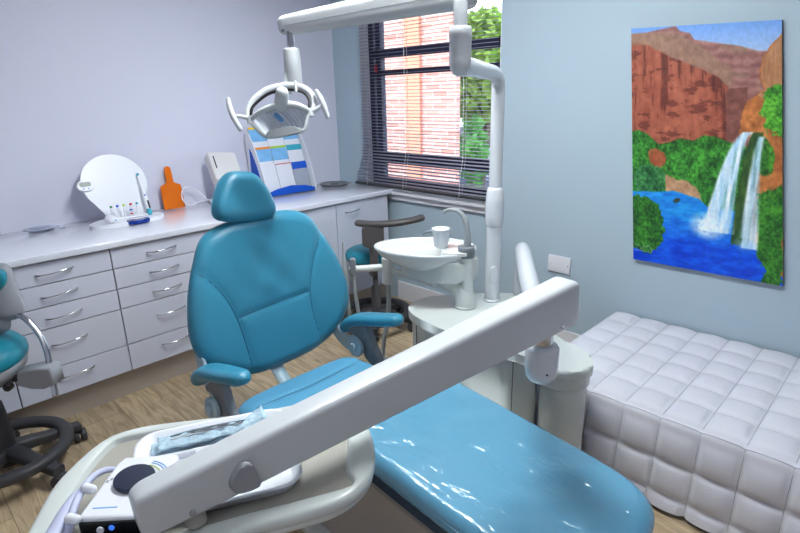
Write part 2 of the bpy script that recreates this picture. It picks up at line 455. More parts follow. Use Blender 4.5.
body = [(-2, .25), (-2, .65), (-1.7, .8), (-1.1, .86), (-.6, 1.3), (.7, 1.34), (1.3, .9), (2, .82), (2.1, .3)]
obj('body', prism(body, -.8, .8, .06, 3, frame((-3.3, 6.6, -.35), (1, 0, 0), y=(0, 0, 1))), 'car', ct)
obj('side_window', prism([(-.95, .9), (-.55, 1.24), (.66, 1.27), (1.1, .9)], .79, .815, 0, 3, frame((-3.3, 6.6, -.35), (1, 0, 0), y=(0, 0, 1))), 'glassd', ct)
for x in (-4.5, -2.0): obj('wheel', lathe(rprof(.31, -.1, .1, .03), (x, 5.85, -.03), (0, 1, 0), 24), 'black', ct)

# ------------------------------------------------------------------ lights
def ceil_light(x, y, sx, sy, lab, power):
    t = thing('ceiling_light', lab, 'light', (x, y, H-.05), 'flat ceiling lights')
    fr = Geo()
    for (a, b_, c_, d_) in ((x-sx/2-.02, x+sx/2+.02, y-sy/2-.02, y-sy/2), (x-sx/2-.02, x+sx/2+.02, y+sy/2, y+sy/2+.02), (x-sx/2-.02, x-sx/2, y-sy/2, y+sy/2), (x+sx/2, x+sx/2+.02, y-sy/2, y+sy/2)):
        fr.join(box(a, b_, c_, d_, H-.05, H))
    obj('frame', fr, 'white_trim', t)
    m2 = M['lamp_on'].copy(); m2.name = 'ceiling light diffuser'; m2.node_tree.nodes['Principled BSDF'].inputs['Emission Strength'].default_value = power
    obj('diffuser', box(x-sx/2, x+sx/2, y-sy/2, y+sy/2, H-.035, H-.02), m2, t)
ceil_light(2.1, -1.4, 1.2, .3, 'long flat ceiling light above the dental chair', 50)
ceil_light(3.4, -3.4, 1.2, .6, 'added wide flat ceiling fill light near the front of the room', 3.5)  # unseen panel added as a weak front fill for chair and foreground
sun = bpy.data.lights.new('sun', 'SUN'); sun.energy = 1.6; sun.angle = .03; sun.color = (1, .95, .88)
so = bpy.data.objects.new('sun', sun); C.objects.link(so); so.rotation_euler = (math.radians(42), 0, math.radians(-25))
wd = bpy.data.worlds.new('sky'); sc.world = wd; wd.use_nodes = True
nt = wd.node_tree; bg = nt.nodes['Background']
sk = nt.nodes.new('ShaderNodeTexSky'); sk.sky_type = 'HOSEK_WILKIE'; sk.turbidity = 4; sk.sun_direction = (-.3, -.5, .8)
mx = nt.nodes.new('ShaderNodeMix'); mx.data_type = 'RGBA'; mx.inputs[0].default_value = .75; mx.inputs[7].default_value = (.85, .93, 1.0, 1)
nt.links.new(sk.outputs[0], mx.inputs[6]); nt.links.new(mx.outputs[2], bg.inputs[0]); bg.inputs[1].default_value = 5.4

# ------------------------------------------------------------------ cabinets along the left wall
XF = .63
def handle(y, z, L=.155):
    pts = [(XF+.001, y-L/2, z-.004), (XF+.012, y-L/2+.006, z-.004), (XF+.024, y-L/4, z-.003), (XF+.028, y, z), (XF+.024, y+L/4, z+.003), (XF+.012, y+L/2-.006, z+.004), (XF+.001, y+L/2, z+.004)]
    return tube(pts, [.005, .005, .0035, .003, .0035, .005, .005], 8, 5, rfn=None)
def cab(y0, y1, label, kind, group='white base cabinets along the left wall'):
    t = thing('base_cabinet', label, 'cabinet', (.32, (y0+y1)/2, .15), group)
    obj('body', box(.02, XF-.019, y0+.001, y1-.001, .15, .832), 'carcass', t)
    ym = (y0+y1)/2
    if kind == 'drawers':
        zs = [.829, .722, .614, .506, .305, .155]
        for i in range(5):
            d = obj('drawer', box(XF-.018, XF, y0+.0025, y1-.0025, zs[i+1]+.0025, zs[i]-.0025, .0015), 'laminate', t)
            zc = (zs[i]+zs[i+1])/2+(0 if i < 3 else .02)
            obj('handle', handle(ym, zc), 'chrome', d)
    else:
        d = obj('door', box(XF-.018, XF, y0+.0025, y1-.0025, .1575, .8265, .0015), 'laminate', t)
        if kind == 'door_h': obj('handle', handle(y0+.14, .765, .13), 'chrome', d)
    return t
cab(-3.0, -2.5, 'white base cabinet furthest left, mostly hidden by the teal stool', 'drawers')
cab(-2.5, -2.0, 'white five drawer cabinet just right of the teal stool in the left foreground', 'drawers')
cab(-2.0, -1.5, 'white five drawer cabinet directly left of the teal chair backrest', 'drawers')
cab(-1.5, -1.04, 'white base cabinet hidden behind the teal chair backrest', 'door')
cab(-1.04, -.56, 'white door cabinet just right of the chair backrest, no handle showing', 'door')
cab(-.56, -.07, 'white door cabinet with one chrome handle at the window end of the worktop', 'door_h')
cab(-4.0, -3.0, 'white base cabinet beyond the left edge of the view', 'door')
tag(obj('plinth', box(.05, .578, -4.0, -.07, 0, .15, .002), 'plinth'), 'brushed beige kick plinth running on the floor under the white cabinets', 'plinth')
wt = obj('worktop', box(.003, .652, -4.0, -.003, .833, .868, .006, 3), 'worktop')
tag(wt, 'glossy white worktop along the left wall on the white drawer cabinets', 'worktop')
struct('trim_2', box(0, .003, -4.0, -.0, .868, .885, 0), 'wall_l')

# ------------------------------------------------------------------ things on the worktop
ZT = .868
# toothbrush display
t = thing('toothbrush_display', 'white round toothbrush display board with small clock, standing on the worktop', 'display stand', (.24, -1.75, ZT))
base = [(.345, -1.93), (.36, -1.84), (.352, -1.74), (.335, -1.66), (.29, -1.58), (.22, -1.565), (.17, -1.6), (.15, -1.75), (.17, -1.88), (.24, -1.96), (.30, -1.97)]
base = spline([(a, b) for a, b in base], 6, True)
obj('base', prism(base, ZT, ZT+.0222, .009, 3), 'whitepl', t)
lean = frame((.205, -1.765, ZT+.02), (0, 1, 0), y=(-.34, 0, 1))   # local x = +y world, local y = up the board
disc = []
for k in range(48):
    a = 2*PI*k/48; disc.append((.175*math.cos(a), .205+.165*math.sin(a)))
# neck: pull the lower part in
out = []
for (x, y) in disc:
    out.append((x, y))
neck = [(-.115, .055), (-.09, .02), (-.085, -.003), (.13, -.003), (.145, .06)]
poly = [p for p in disc if p[1] > .085]
poly = [p for p in disc[:24+6] if p[1] >= .085 or p[0] > 0]
poly = []
for k in range(-5, 30):
    a = 2*PI*k/48; poly.append((.175*math.cos(a), .205+.165*math.sin(a)))
poly += [(-.10, .04), (-.088, .01), (-.085, -.003), (.12, -.003), (.14, .05)]
bd = obj('board', prism(poly, -.007, .007, .003, 2, lean), 'whitepl', t)
# small clock on the left rim
ck = obj('clock', prism(rrect(.088, .058, .027, 6, -.158, .205), .007, .022, .006, 3, lean), 'whitepl', bd)
obj('clock_screen', prism(rrect(.058, .026, .012, 5, -.158, .212), .0222, .0235, 0, 2, lean), 'lcd', bd)
for dx in (-.012, .012): obj('clock_button', prism(rrect(.01, .005, .002, 3, -.158+dx, .188), .022, .0245, 0, 2, lean), M['blue'], bd)
obj('blue_tray', prism(spline([(.365, -1.80), (.372, -1.74), (.36, -1.685), (.31, -1.69), (.325, -1.745), (.31, -1.79)], 5, True), ZT+.006, ZT+.027, .004, 2), 'dblue', t)
obj('brush_rack', Geo().join(box(.235, .25, -1.86, -1.645, ZT+.022, ZT+.034, .003)), 'whitepl', t)
# replacement brush heads
cols = ['green', 'blue', 'greenlabel', 'red', 'teallabel']
names = ['green tipped brush head at the left end of the row on the display base', 'blue tipped brush head second from the left in the row on the display base', 'lime tipped brush head in the middle of the row on the display base', 'red and white striped brush head right of the lime one', 'pale brush head at the right end of the row on the display base']
ys = [-1.842, -1.809, -1.775, -1.737, -1.703]
for i, y in enumerate(ys):
    x = .243; z = ZT+.0345
    h = thing('brush_head', names[i], 'brush head', (x, y, z), 'brush heads on the toothbrush display')
    obj('shaft', tube([(x, y, z+.004), (x, y, z+.03), (x, y, z+.062)], [.006, .004, .003], 10, 4) if i != 3 else lathe([(0, 0), (.0075, .001), (.0075, .02), (.006, .06), (.004, .063), (0, .064)], (x, y, z), n=14), 'whitepl' if i != 3 else 'whitepl', h)
    obj('bristles', lathe(rprof(.0065, -.004, .008, .002), (x+.006, y, z+.066), (1, 0, .2), 14), cols[i], h)
    if i == 3:
        for k in range(2): obj('band', lathe([(.0079, 0), (.0079, .008)], (x, y, z+.008+.022*k), n=14), ['red', 'blue'][k], h)
# egg shaped charger
e = thing('charger_pod', 'small white rounded charger pod with blue dots, left of the brush heads', 'charger', (.30, -1.87, ZT+.022))
obj('body', lathe(rprof(.03, 0, .04, .018, 6), (.30, -1.872, ZT+.0225), (.15, 0, 1), 24), 'whitepl', e)
for k in range(3): obj('dot', lathe(rprof(.004, 0, .003, .001), (.326, -1.885+.016*k, ZT+.04+.006*(k % 2)), (1, .1, .25), 10), 'blue', e)
# electric toothbrush
b = thing('electric_toothbrush', 'tall white and teal electric toothbrush leaning on the round display board', 'toothbrush', (.235, -1.61, ZT+.0225))
P0 = Vector((.250, -1.638, ZT+.034)); P1 = Vector((.155, -1.640, ZT+.25)); d = (P1-P0)
pt = lambda s: P0+d*s
obj('handle', tube([pt(0), pt(.2), pt(.4), pt(.55), pt(.62)], [.0125, .0135, .0125, .010, .007], 14, 4), 'whitepl', b)
obj('neck', tube([pt(.6), pt(.8), pt(1.0)], [.006, .004, .0035], 10, 4), 'whitepl', b)
obj('base_cap', tube([pt(-.01), pt(.09)], [.0135, .0140], 14), 'teallabel', b)
obj('grip', prism(rrect(.01, .05, .005, 4), .0, .004, .001, 2, frame(pt(.2)+Vector((.011, .004, .006)), (0, 1, 0), y=d)), 'black', b)
obj('button', lathe(rprof(.005, 0, .003, .001), pt(.45)+Vector((.010, 0, .004)), (1, 0, .4), 12), 'blue', b)
obj('bristles', lathe(rprof(.0075, -.003, .010, .002), pt(1.0)+Vector((.003, 0, .0)), (1, 0, .3), 14), 'teallabel', b)
# transparent dish
t = thing('plastic_dish', 'small flat clear plastic dish on the worktop near the left edge', 'dish', (.075, -2.15, ZT))
obj('bowl', lathe([(0, .001), (.055, .001), (.07, .012), (.078, .014), (.08, .016), (.07, .0175), (.053, .006), (0, .005)], (.09, -2.16, ZT), n=36, sx=.9, sy=1.05), 'clear', t)
obj('tab', prism(rrect(.05, .03, .01, 5, .1, -2.065), ZT+.002, ZT+.007, .002, 2), 'clear', t)
# orange shield
t = frame((.062, -1.412, ZT), (0, 1, -.02), y=(-.17, 0, 1))
sh = [(-.067, .0), (.067, 0), (.067, .135), (.062, .148), (.022, .165), (.021, .245), (.015, .262), (0, .268), (-.015, .262), (-.021, .245), (-.022, .165), (-.062, .148), (-.067, .135)]
s_ = obj('light_shield', prism(sh, 0, .004, .001, 1, t), 'orange')
tag(s_, 'orange acrylic paddle shaped shield leaning upright against the left wall', 'light shield')
# pale tilted device with cable
t = thing('desktop_device', 'pale plastic tilted device on a stand with white cable beside the orange shield', 'device', (.2, -1.10, ZT))
obj('foot', box(.09, .24, -1.20, -1.02, ZT, ZT+.025, .008, 3), 'devbeige', t)
obj('stand', prism([(0, 0), (.10, 0), (.085, .16), (.02, .16)], -.05, .05, .01, 3, frame((.10, -1.11, ZT+.02), (1, 0, 0), y=(0, 0, 1))), 'devbeige', t)
hm = frame((.160, -1.095, 1.095), (.05, 1, -.10), y=(-.60, .05, .80))
hd = obj('head', box(-.095, .095, -.105, .105, -.036, .036, .012, 4, hm), 'devbeige', t)
obj('slot', box(-.070, -.062, -.02, .07, .0362, .0370, 0, 2, hm), 'black', hd)
obj('cable', tube([(.10, -1.16, ZT+.03), (.07, -1.24, ZT+.02), (.10, -1.33, ZT+.012), (.07, -1.36, ZT+.06), (.05, -1.33, ZT+.12), (.06, -1.26, ZT+.10), (.09, -1.21, ZT+.04)], .0042, 8, 8), 'whitepl', t)
# brochure rack
t = thing('brochure_rack', 'white and blue tiered brochure rack standing on the worktop near the corner', 'brochure rack', (.11, -.58, ZT))
RY0, RY1 = -.835, -.42
side = [(.0, 0), (.205, 0), (.215, .03), (.19, .13), (.145, .25), (.09, .36), (.05, .42), (.02, .43), (0, .43)]
for y in (RY0, RY1):
    sd = obj('side_panel', prism(spline(side, 4, True) if False else side, -.004, .004, .001, 1, frame((.02, y, ZT), (1, 0, 0), y=(0, 0, 1))), 'whitepl', t)
    if y == RY0:
        obj('side_print', prism([(.04, .03), (.17, .03), (.155, .12), (.115, .22), (.07, .30), (.04, .33)], .0042, .005, 0, 1, frame((.02, y, ZT), (1, 0, 0), y=(0, 0, 1))), 'blue', sd)
obj('back_panel', prism(rrect(.42, .44, .03, 5, 0, .22), -.003, .003, .001, 1, frame((.028, (RY0+RY1)/2, ZT+.005), (0, 1, 0), y=(-.02, 0, 1))), 'whitepl', t)
# shelves
tiers = [(.165, .02, .30), (.115, .155, .30), (.065, .29, .3)]
fl = [(-.21, 0), (.21, 0), (.21, .02), (.12, .045), (0, .058), (-.12, .045), (-.21, .02)]
obj('front_lip', prism(fl, -.003, .003, .001, 1, frame((.222, (RY0+RY1)/2, ZT+.004), (0, 1, 0), y=(0, 0, 1))), 'blue', t)
for (x, z, _) in tiers: obj('shelf', box(.03, x+.04, RY0, RY1, ZT+z-.003, ZT+z, 0), 'whitepl', t)
brc = [
 [('paper', None, 'plain white brochure at the left of the rack bottom tier'), ('paper', 'red', 'white brochure with thin red top line, middle of the bottom tier'), ('graypaper', 'blue', 'grey brochure with broad blue top at right of the bottom tier')],
 [('blueprint', 'orangelabel', 'pale blue brochure with orange top at left of the middle tier'), ('blueprint', 'greenlabel', 'pale blue brochure with lime top between the orange and teal ones'), ('paper', 'teallabel', 'white brochure with broad teal top at right of the middle tier')],
 [('blueprint', 'yellow', 'pale blue brochure with yellow top at left of the top tier'), ('paper', None, 'plain white brochure in the middle of the rack top tier'), ('blueprint', None, 'pale blue brochure at the right of the rack top tier')]]
for r, row in enumerate(brc):
    x, z, _ = tiers[r]; hh = .20 if r == 0 else .185
    for k, (mt, top, lab) in enumerate(row):
        y = RY0+.075+k*.1325
        fm = frame((x+.03, y, ZT+z+.0005), (0, 1, 0), y=(-.30, 0, 1))
        w_ = .064
        bt = thing('brochure', lab+'', 'brochure', (x+.03, y, ZT+z), 'brochures in the rack')
        obj('sheet', box(-w_, w_, 0, hh, -.005, 0, 0, 1, fm), 'paper', bt)
        if mt == 'blueprint': obj('picture', box(-w_, w_, hh*.45, hh, 0.0002, .0007, 0, 1, fm), mt, bt)
        if mt == 'graypaper': obj('picture', box(-w_, w_, .0, hh*.75, 0.0002, .0007, 0, 1, fm), mt, bt)
        if top:
            d_ = {'blue': .26, 'teallabel': .22, 'red': .03}.get(top, .08)
            obj('top_band', box(-w_, w_, hh*(1-d_), hh, 0.0009, .0014, 0, 1, fm), top, bt)
# steel round grommet lid
t = thing('steel_dish', 'round brushed steel dish lying flat on the worktop in the corner', 'dish', (.13, -.16, ZT))
obj('dish', lathe([(0, .001), (.10, .001), (.112, .009), (.118, .010), (.118, .012), (.108, .012), (.095, .005), (0, .004)], (.135, -.17, ZT), n=40), 'steel', t)
obj('knob', lathe([(0, .004), (.03, .004), (.028, .012), (.012, .014), (0, .016)], (.135, -.17, ZT), n=24), 'steel', t)

# ------------------------------------------------------------------ canvas print on the back wall
def vnoise(x, y, seed=0):
    xi = np.floor(x).astype(int); yi = np.floor(y).astype(int); xf = x-xi; yf = y-yi
    def h(a, b):
        n = (a*374761393+b*668265263+seed*974711) & 0x7fffffff
        n = ((n ^ (n >> 13))*1274126177) & 0x7fffffff
        return ((n ^ (n >> 16)) & 0xffff)/65535.0
    u = xf*xf*(3-2*xf); v = yf*yf*(3-2*yf)
    return (h(xi, yi)*(1-u)+h(xi+1, yi)*u)*(1-v)+(h(xi, yi+1)*(1-u)+h(xi+1, yi+1)*u)*v
def fbm(x, y, s=0, o=4):
    r = 0; a = .5; t_ = 0
    for i in range(o): r = r+a*vnoise(x*2**i, y*2**i, s+i); t_ += a; a *= .55
    return r/t_
def paint(u, v):
    col = np.zeros(u.shape+(3,)); 
    def c3(*c): return np.array(c, float)
    n1 = fbm(u*9, v*14, 1); n2 = fbm(u*30, v*45, 5); n3 = fbm(u*6, v*6, 9); n4 = fbm(u*60, v*90, 13, 3)
    def lay(mask, c):
        m_ = np.clip(mask, 0, 1)[..., None]; col[:] = col*(1-m_)+c*m_
    def mixc(a, b_, f): f = np.clip(f, 0, 1)[..., None]; return c3(*a)*(1-f)+c3(*b_)*f
    S = lambda x, w=.006: np.clip(x/w+.5, 0, 1)
    # sky
    lay(np.ones_like(u), mixc((112, 160, 232), (170, 196, 232), v*9))
    # far mesa with strata
    top = np.interp(u, [0, .33, .36, .43, .46, .60, .75, .86, 1], [.03, .0, .02, .03, .055, .07, .085, .105, .11])
    st = .5+.5*np.sin((v+.02*n1)*170+3*n1)
    lay(S(v-top), mixc((118, 72, 74), (190, 140, 128), .35*st+.65*n2))
    dg = (v-u*.25+.03*n3); lay(S(v-top)*np.clip((n1-.55)*5, 0, .6)*(v < .2), c3(140, 120, 96))
    # left plateau top
    pt_ = np.interp(u, [0, .1, .35, .55, .65, 1], [.02, .02, .03, .10, .15, .2])
    lay(S(v-pt_)*S(.70-u), mixc((132, 98, 84), (176, 138, 116), n2))
    # big left cliff
    ct_ = np.interp(u, [0, .05, .15, .3, .5, .62, .68, .7, 1], [.065, .06, .075, .12, .165, .20, .235, .5, .6])
    ver = fbm(u*34, v*7, 21); crk = fbm(u*10, v*40, 33)
    cc = mixc((104, 42, 34), (196, 116, 88), .15+.95*(.55*ver+.45*n2)-.18*np.clip((u-.5)*4, 0, 1))
    lay(S(v-ct_+.015*(n2-.5)), cc)
    lay(S(v-ct_)*np.clip((crk-.56)*9, 0, .55), c3(78, 30, 28))
    lay(S(v-ct_)*np.clip((.40-ver)*8, 0, .6), c3(80, 34, 32))
    # shaded gorge
    lay(S(u-.66-.01*n2)*S(v-.2-.06*n1)*S(.80-u), mixc((96, 54, 50), (150, 96, 84), n2*1.1))
    # trees
    def trees(mask, dark=(10, 52, 16), lite=(84, 176, 62), sc_=1.0, seed=40):
        q = fbm(u*16*sc_, v*20*sc_, seed); q2 = fbm(u*70*sc_, v*95*sc_, seed+7)
        lay(mask, mixc(dark, lite, (q*.7+q2*.85-.42)*1.5))
    tt = np.interp(u, [0, .05, .12, .2, .3, .36, .45, .52, .6, .7, .85, 1], [.42, .415, .43, .47, .455, .44, .45, .425, .43, .45, .47, .5])+.02*(n1-.5)
    trees(S(v-tt)*S(.80-u))
    lay(S(.075-np.hypot((u-.19)*1.0, (v-.535)*1.8)+.07*(n2-.5)), mixc((130, 58, 36), (206, 122, 84), n2))
    trees(S(.07-np.hypot((u-.34)*.8, (v-.55)*1.3)+.02*(n2-.5)), seed=55)
    trees(S(.11-np.hypot((u-.13)*.9, (v-.63)*1.5)+.03*(n2-.5)), (12, 60, 30), (90, 170, 96), seed=60)
    # sand bank
    lay(S(.040-np.abs(v-.650-.10*(u-.35))+.05*(n1-.5))*S(u-.25)*S(.55-u+.05*n1), mixc((150, 100, 70), (214, 176, 140), n2))
    trees(S(.10-np.hypot((u-.56)*.8, (v-.58)*1.0)+.03*(n2-.5)), seed=70)
    trees(S(.07-np.hypot((u-.60)*.7, (v-.66)*.9)+.03*(n2-.5)), seed=75)
    # pool
    sh = np.interp(u, [0, .2, .3, .48, .55, .7, 1], [.685, .675, .665, .685, .72, .72, .75])+.006*(n2-.5)
    wv = fbm(u*14+v*8, v*60, 80)
    lay(S(v-sh), mixc((6, 100, 210), (50, 176, 246), wv*1.4-.1-(v-.68)*1.0))
    lay(S(v-sh)*np.clip((v-.76)*7, 0, 1), mixc((0, 44, 196), (20, 110, 244), wv*1.2-.1))
    lay(S(.012-np.hypot((u-.33)*.5, (v-.705+.2*(u-.33))*1.2)), c3(60, 60, 50))
    # right rocks
    rk = np.interp(v, [.02, .07, .13, .20, .24, .30, .42, .44, .6, .8, .88, .93, 1], [1.06, .96, .885, .865, .90, .78, .74, .86, .80, .78, .86, .95, 1.05])
    q = fbm(u*20, v*26, 90)
    lay(S(u-rk+.02*(n2-.5)), mixc((112, 56, 26), (236, 150, 82), .5*q+.75*n2-.08))
    lay(S(u-rk-.012)*S(v-.05)*S(.235-v+.05*n1), mixc((150, 96, 60), (206, 156, 116), fbm(u*40, v*12, 91)))
    trees(S(.085-np.hypot((u-1.0)*.75, (v-.32)*.8)+.06*(n2-.5)), (20, 80, 16), (110, 200, 60), seed=95)
    # dark rock between falls
    fx = lambda vv, a, b_, p: a+(b_-a)*np.clip((vv-.40)/.45, 0, 1)**p
    mid = S(v-.405)*S(.86-v)*S(u-fx(v, .84, .69, .62))*S(fx(v, .90, .80, .7)-u)
    lay(mid, mixc((14, 46, 24), (84, 120, 50), fbm(u*26, v*18, 100)*1.2-.1))
    trees(S(.10-np.hypot((u-.93)*1.1, (v-.82)*.5)+.12*(n1-.5)), (14, 60, 20), (80, 160, 50), seed=110)
    trees(S(.05-np.hypot((u-.9)*.8, (v-.50)*.6)+.04*(n1-.5)), (14, 60, 20), (90, 170, 50), seed=112)
    # waterfalls
    streak = fbm(u*46+v*10, v*6, 120)
    def fall(x0, x1, w0, w1, p, v0, v1, s_=1.0):
        cx = x0+(x1-x0)*np.clip((v-v0)/(v1-v0), 0, 1)**p; ww = w0+(w1-w0)*np.clip((v-v0)/(v1-v0), 0, 1)
        m_ = S(ww*.5-np.abs(u-cx)+.02*(streak-.5), .02)*S(v-v0)*S(v1-v)
        lay(m_*np.clip(.35+streak*1.3, 0, 1)*s_, mixc((110, 186, 236), (248, 252, 255), streak*1.3))
    fall(.81, .60, .06, .20, .55, .405, .82)
    fall(.80, .565, .03, .09, .5, .42, .82)
    fall(.885, .80, .04, .10, .6, .42, .87, .9)
    fall(.87, .755, .02, .03, .6, .5, .83, .6)
    lay(np.clip((.10-np.hypot((u-.54)*.7, (v-.80)*1.5))*16, 0, 1)*np.clip(.15+n2*1.5, 0, 1), c3(238, 248, 255))
    lay(np.clip((.06-np.hypot((u-.78)*.7, (v-.855)*1.6))*14, 0, .8)*np.clip(n2*1.4, 0, 1), c3(170, 215, 250))
    # lower left tree
    trees(S(.16-np.hypot((u-.07)*.95, (v-.83)*1.25)+.05*(n2-.5)), (8, 50, 16), (76, 160, 50), seed=130)
    # signature scrawl
    sg = np.minimum(np.abs((v-.934)+.012*np.sin(u*120)*np.cos(u*47)), np.abs(v-.953)*1.0+.0012)
    lay((sg < .0016)*(u > .012)*(u < .15)*.55, c3(225, 225, 235))
    return np.clip(col/255*(.93+.14*n4[..., None]), 0, 1)
NU, NV = 300, 430
TLc, BLc, TRc, BRc = [Vector((a, 0, b)) for a, b in ((2.304, 1.802), (2.435, .671), (2.916, 1.778), (3.097, .673))]
uu, vv = np.meshgrid(np.linspace(0, 1, NU), np.linspace(0, 1, NV))
pc = paint(uu, vv)
lin = np.where(pc <= .04045, pc/12.92, ((pc+.055)/1.055)**2.4)
def quadpt(u, v, y):
    a = TLc.lerp(TRc, u); b_ = BLc.lerp(BRc, u); p = a.lerp(b_, v); return Vector((p.x, y, p.z))
pts = [quadpt(u, v, -.022) for v in np.linspace(0, 1, NV) for u in np.linspace(0, 1, NU)]
ctr = quadpt(.5, .5, -.011)
prt = thing('canvas_print', 'tall print of a desert waterfall and blue pool hanging on the blue wall', 'picture', (ctr.x, -.001, ctr.z))
cv = [quadpt(u, v, y) for y in (-.001, -.0215) for (u, v) in ((0, 0), (1, 0), (1, 1), (0, 1))]
obj('panel', Geo().add(cv, [[0, 1, 2, 3], [4, 5, 6, 7], [0, 1, 5, 4], [1, 2, 6, 5], [2, 3, 7, 6], [3, 0, 4, 7]], False), mat('print edge', rgb(84, 70, 66), .5), prt)
me = bpy.data.meshes.new('printed_picture')
idx = np.arange(NU*NV).reshape(NV, NU)
quads = np.stack([idx[:-1, :-1], idx[:-1, 1:], idx[1:, 1:], idx[1:, :-1]], -1).reshape(-1, 4)
me.from_pydata([p-ctr for p in pts], [], quads.tolist()); me.update()
ca = me.color_attributes.new('print', 'FLOAT_COLOR', 'POINT')
ca.data.foreach_set('color', np.concatenate([lin, np.ones(lin.shape[:2]+(1,))], -1).astype(np.float32).ravel())
pm = bpy.data.materials.new('landscape print'); pm.use_nodes = True; pb = pm.node_tree.nodes['Principled BSDF']
at = pm.node_tree.nodes.new('ShaderNodeAttribute'); at.attribute_name = 'print'
pm.node_tree.links.new(at.outputs['Color'], pb.inputs['Base Color']); pb.inputs['Roughness'].default_value = .35
me.materials.append(pm)
po = bpy.data.objects.new('printed_picture', me); C.objects.link(po); po.parent = prt; po.location = ctr-WL[prt.name]; WL[po.name] = ctr

# wall plate
t = thing('wall_plate', 'small white blank wall plate on the blue wall behind the white box unit', 'wall plate', (2.0, -.001, .58))
obj('plate', box(1.935, 2.078, -.012, 0, .50, .60, .004, 3), 'white_trim', t)
for x in (1.95, 2.063): obj('screw', lathe(rprof(.004, 0, .002, .0008), (x, -.012, .55), (0, -1, 0), 12), 'chrome', t)

# ------------------------------------------------------------------ tufted couch
CX0, CX1, CY0, CY1 = 2.375, 4.31, -.905, -.02
t = thing('tufted_couch', 'long low white tufted leatherette couch standing against the blue wall', 'couch', (3.3, -.47, 0))
s = .1385; ny = 6; sy = (CY1-CY0)/ny; nx = 14
def tuft(u, v, amp=.022):
    a = abs(math.sin(PI*u)); b_ = abs(math.sin(PI*v)); return amp*(a*b_)**.42
ZC = .355
res = 10
def wrap_profile():
    """cross section from rear top over the front edge and down; returns list of (y,z,ny,nz,v)"""
    out = []
    n = ny*res
    for i in range(n+1):
        v = i/res; y = CY1+(CY0+.03-CY1)*i/n; out.append((y, ZC, 0, 1, v))
    rad = .03
    for k in range(1, 5):
        a = PI/2*k/5; out.append((CY0+rad-rad*math.sin(a), ZC-rad+rad*math.cos(a), -math.sin(a), math.cos(a), ny+.02*k))
    zt = ZC-rad; rows = 2.45
    m = int(rows*res)
    for i in range(m+1):
        v = i/res; z = zt-(zt-.018)*i/m; out.append((CY0-.045*i/m, z, -1, 0, ny+1+v))
    return out
prof_ = wrap_profile()
vs = []; fs = []
ncol = nx*res
for i in range(ncol+1):
    u = i/res; x = CX0+s*u
    for (y, z, a, b_, v) in prof_:
        if v <= ny: h = tuft(u, v)
        elif v < ny+1: h = .010*abs(math.sin(PI*u))**.5
        else:
            vv_ = v-ny-1; h = tuft(u, vv_) if vv_ > .35 else max(tuft(u, vv_), .010*abs(math.sin(PI*u))**.5*(1-vv_/.35)+0)
        vs.append((x, y+a*h, z+b_*h))
L = len(prof_)
for i in range(ncol):
    for k in range(L-1): fs.append([i*L+k, i*L+k+1, (i+1)*L+k+1, (i+1)*L+k])
g = Geo().add(vs, fs)
# left end with its own tufts
vs = []; fs = []
nr = 24
for i in range(ny*res+1):
    y = CY1+(CY0-CY1)*i/(ny*res); v = i/res
    for k in range(nr+1):
        z = ZC-.004-(ZC-.035)*k/nr; vs.append((CX0-tuft(v, k/res)*.8-.001+.012*(1-min(1, k/2)), y, z))
for i in range(ny*res):
    for k in range(nr): fs.append([i*(nr+1)+k, i*(nr+1)+k+1, (i+1)*(nr+1)+k+1, (i+1)*(nr+1)+k])
g.add(vs, fs)
g.join(box(CX0+.005, CX0+s*nx, CY0+.004, CY1, .018, ZC-.02))
obj('upholstery', g, 'couch', t)
g = Geo()
for i in range(1, nx):
    x = CX0+s*i; P = [(x, CY1, ZC+.001)]+[(x, y+a*.0008, z+b_*.0008) for (y, z, a, b_, v) in prof_[::3]]
    g.join(tube(P, .0011, 4, cap='flat'))
P = []
for i in range(ncol+1):
    u = i/res; h = .010*abs(math.sin(PI*u))**.5; P.append((CX0+s*u, CY0+.008-h*.5, ZC-.008+h*.8))
g.join(tube(P, .0011, 4, cap='flat'))
obj('stitching', g, 'couchseam', t)
for (x, y) in ((CX0+.08, CY0+.08), (CX0+.08, CY1-.08), (CX1-.08, CY0+.08), (CX1-.08, CY1-.08)):
    obj('foot', lathe(rprof(.025, 0, .019, .004), (x, y, 0), n=18), 'darkplastic', t)
# ------------------------------------------------------------------ dental chair
t = thing('dental_chair', 'teal upholstered dental chair with long footrest in the middle of the room', 'dental chair', (2.2, -1.7, 0))
# backrest
hw = [(0, 1.072), (.10, 1.070), (.185, 1.056), (.25, 1.02), (.295, .945), (.338, .85), (.364, .76), (.376, .68), (.365, .605), (.325, .545), (.26, .495), (.17, .458), (.08, .447)]
ol = hw+[(0, .445)]+[(-a, b_) for a, b_ in hw[:0:-1]]
ol = [(p.x, p.y) for p in spline([(a, (b_-.45)*1.02) for a, b_ in ol], 5, True)]
bm_ = frame((1.660, -1.686, .45), (0, 1, .02), y=(-.2, 0, 1))     # local z = +x-ish (front)
seamL = spline([(-.352, .50), (-.29, .455), (-.235, .375), (-.20, .27), (-.185, .15), (-.175, .03)], 10)
seamR = [Vector((-p.x, p.y)) for p in spline([(-.305, .53), (-.255, .47), (-.20, .385), (-.155, .27), (-.15, .15), (-.17, .03)], 10)]
seamH = [Vector((-.187, .262)), Vector((-.02, .268)), Vector((.155, .272))]
seamH = spline(seamH, 14)
def groove(x, y):
    d = 1e9
    for S_ in (seamL, seamR, seamH):
        for p in S_:
            q = (p.x-x)**2+(p.y-y)**2
            if q < d: d = q
    return -.007*math.exp(-d/.00012)-.004*math.exp(-d/.0014)
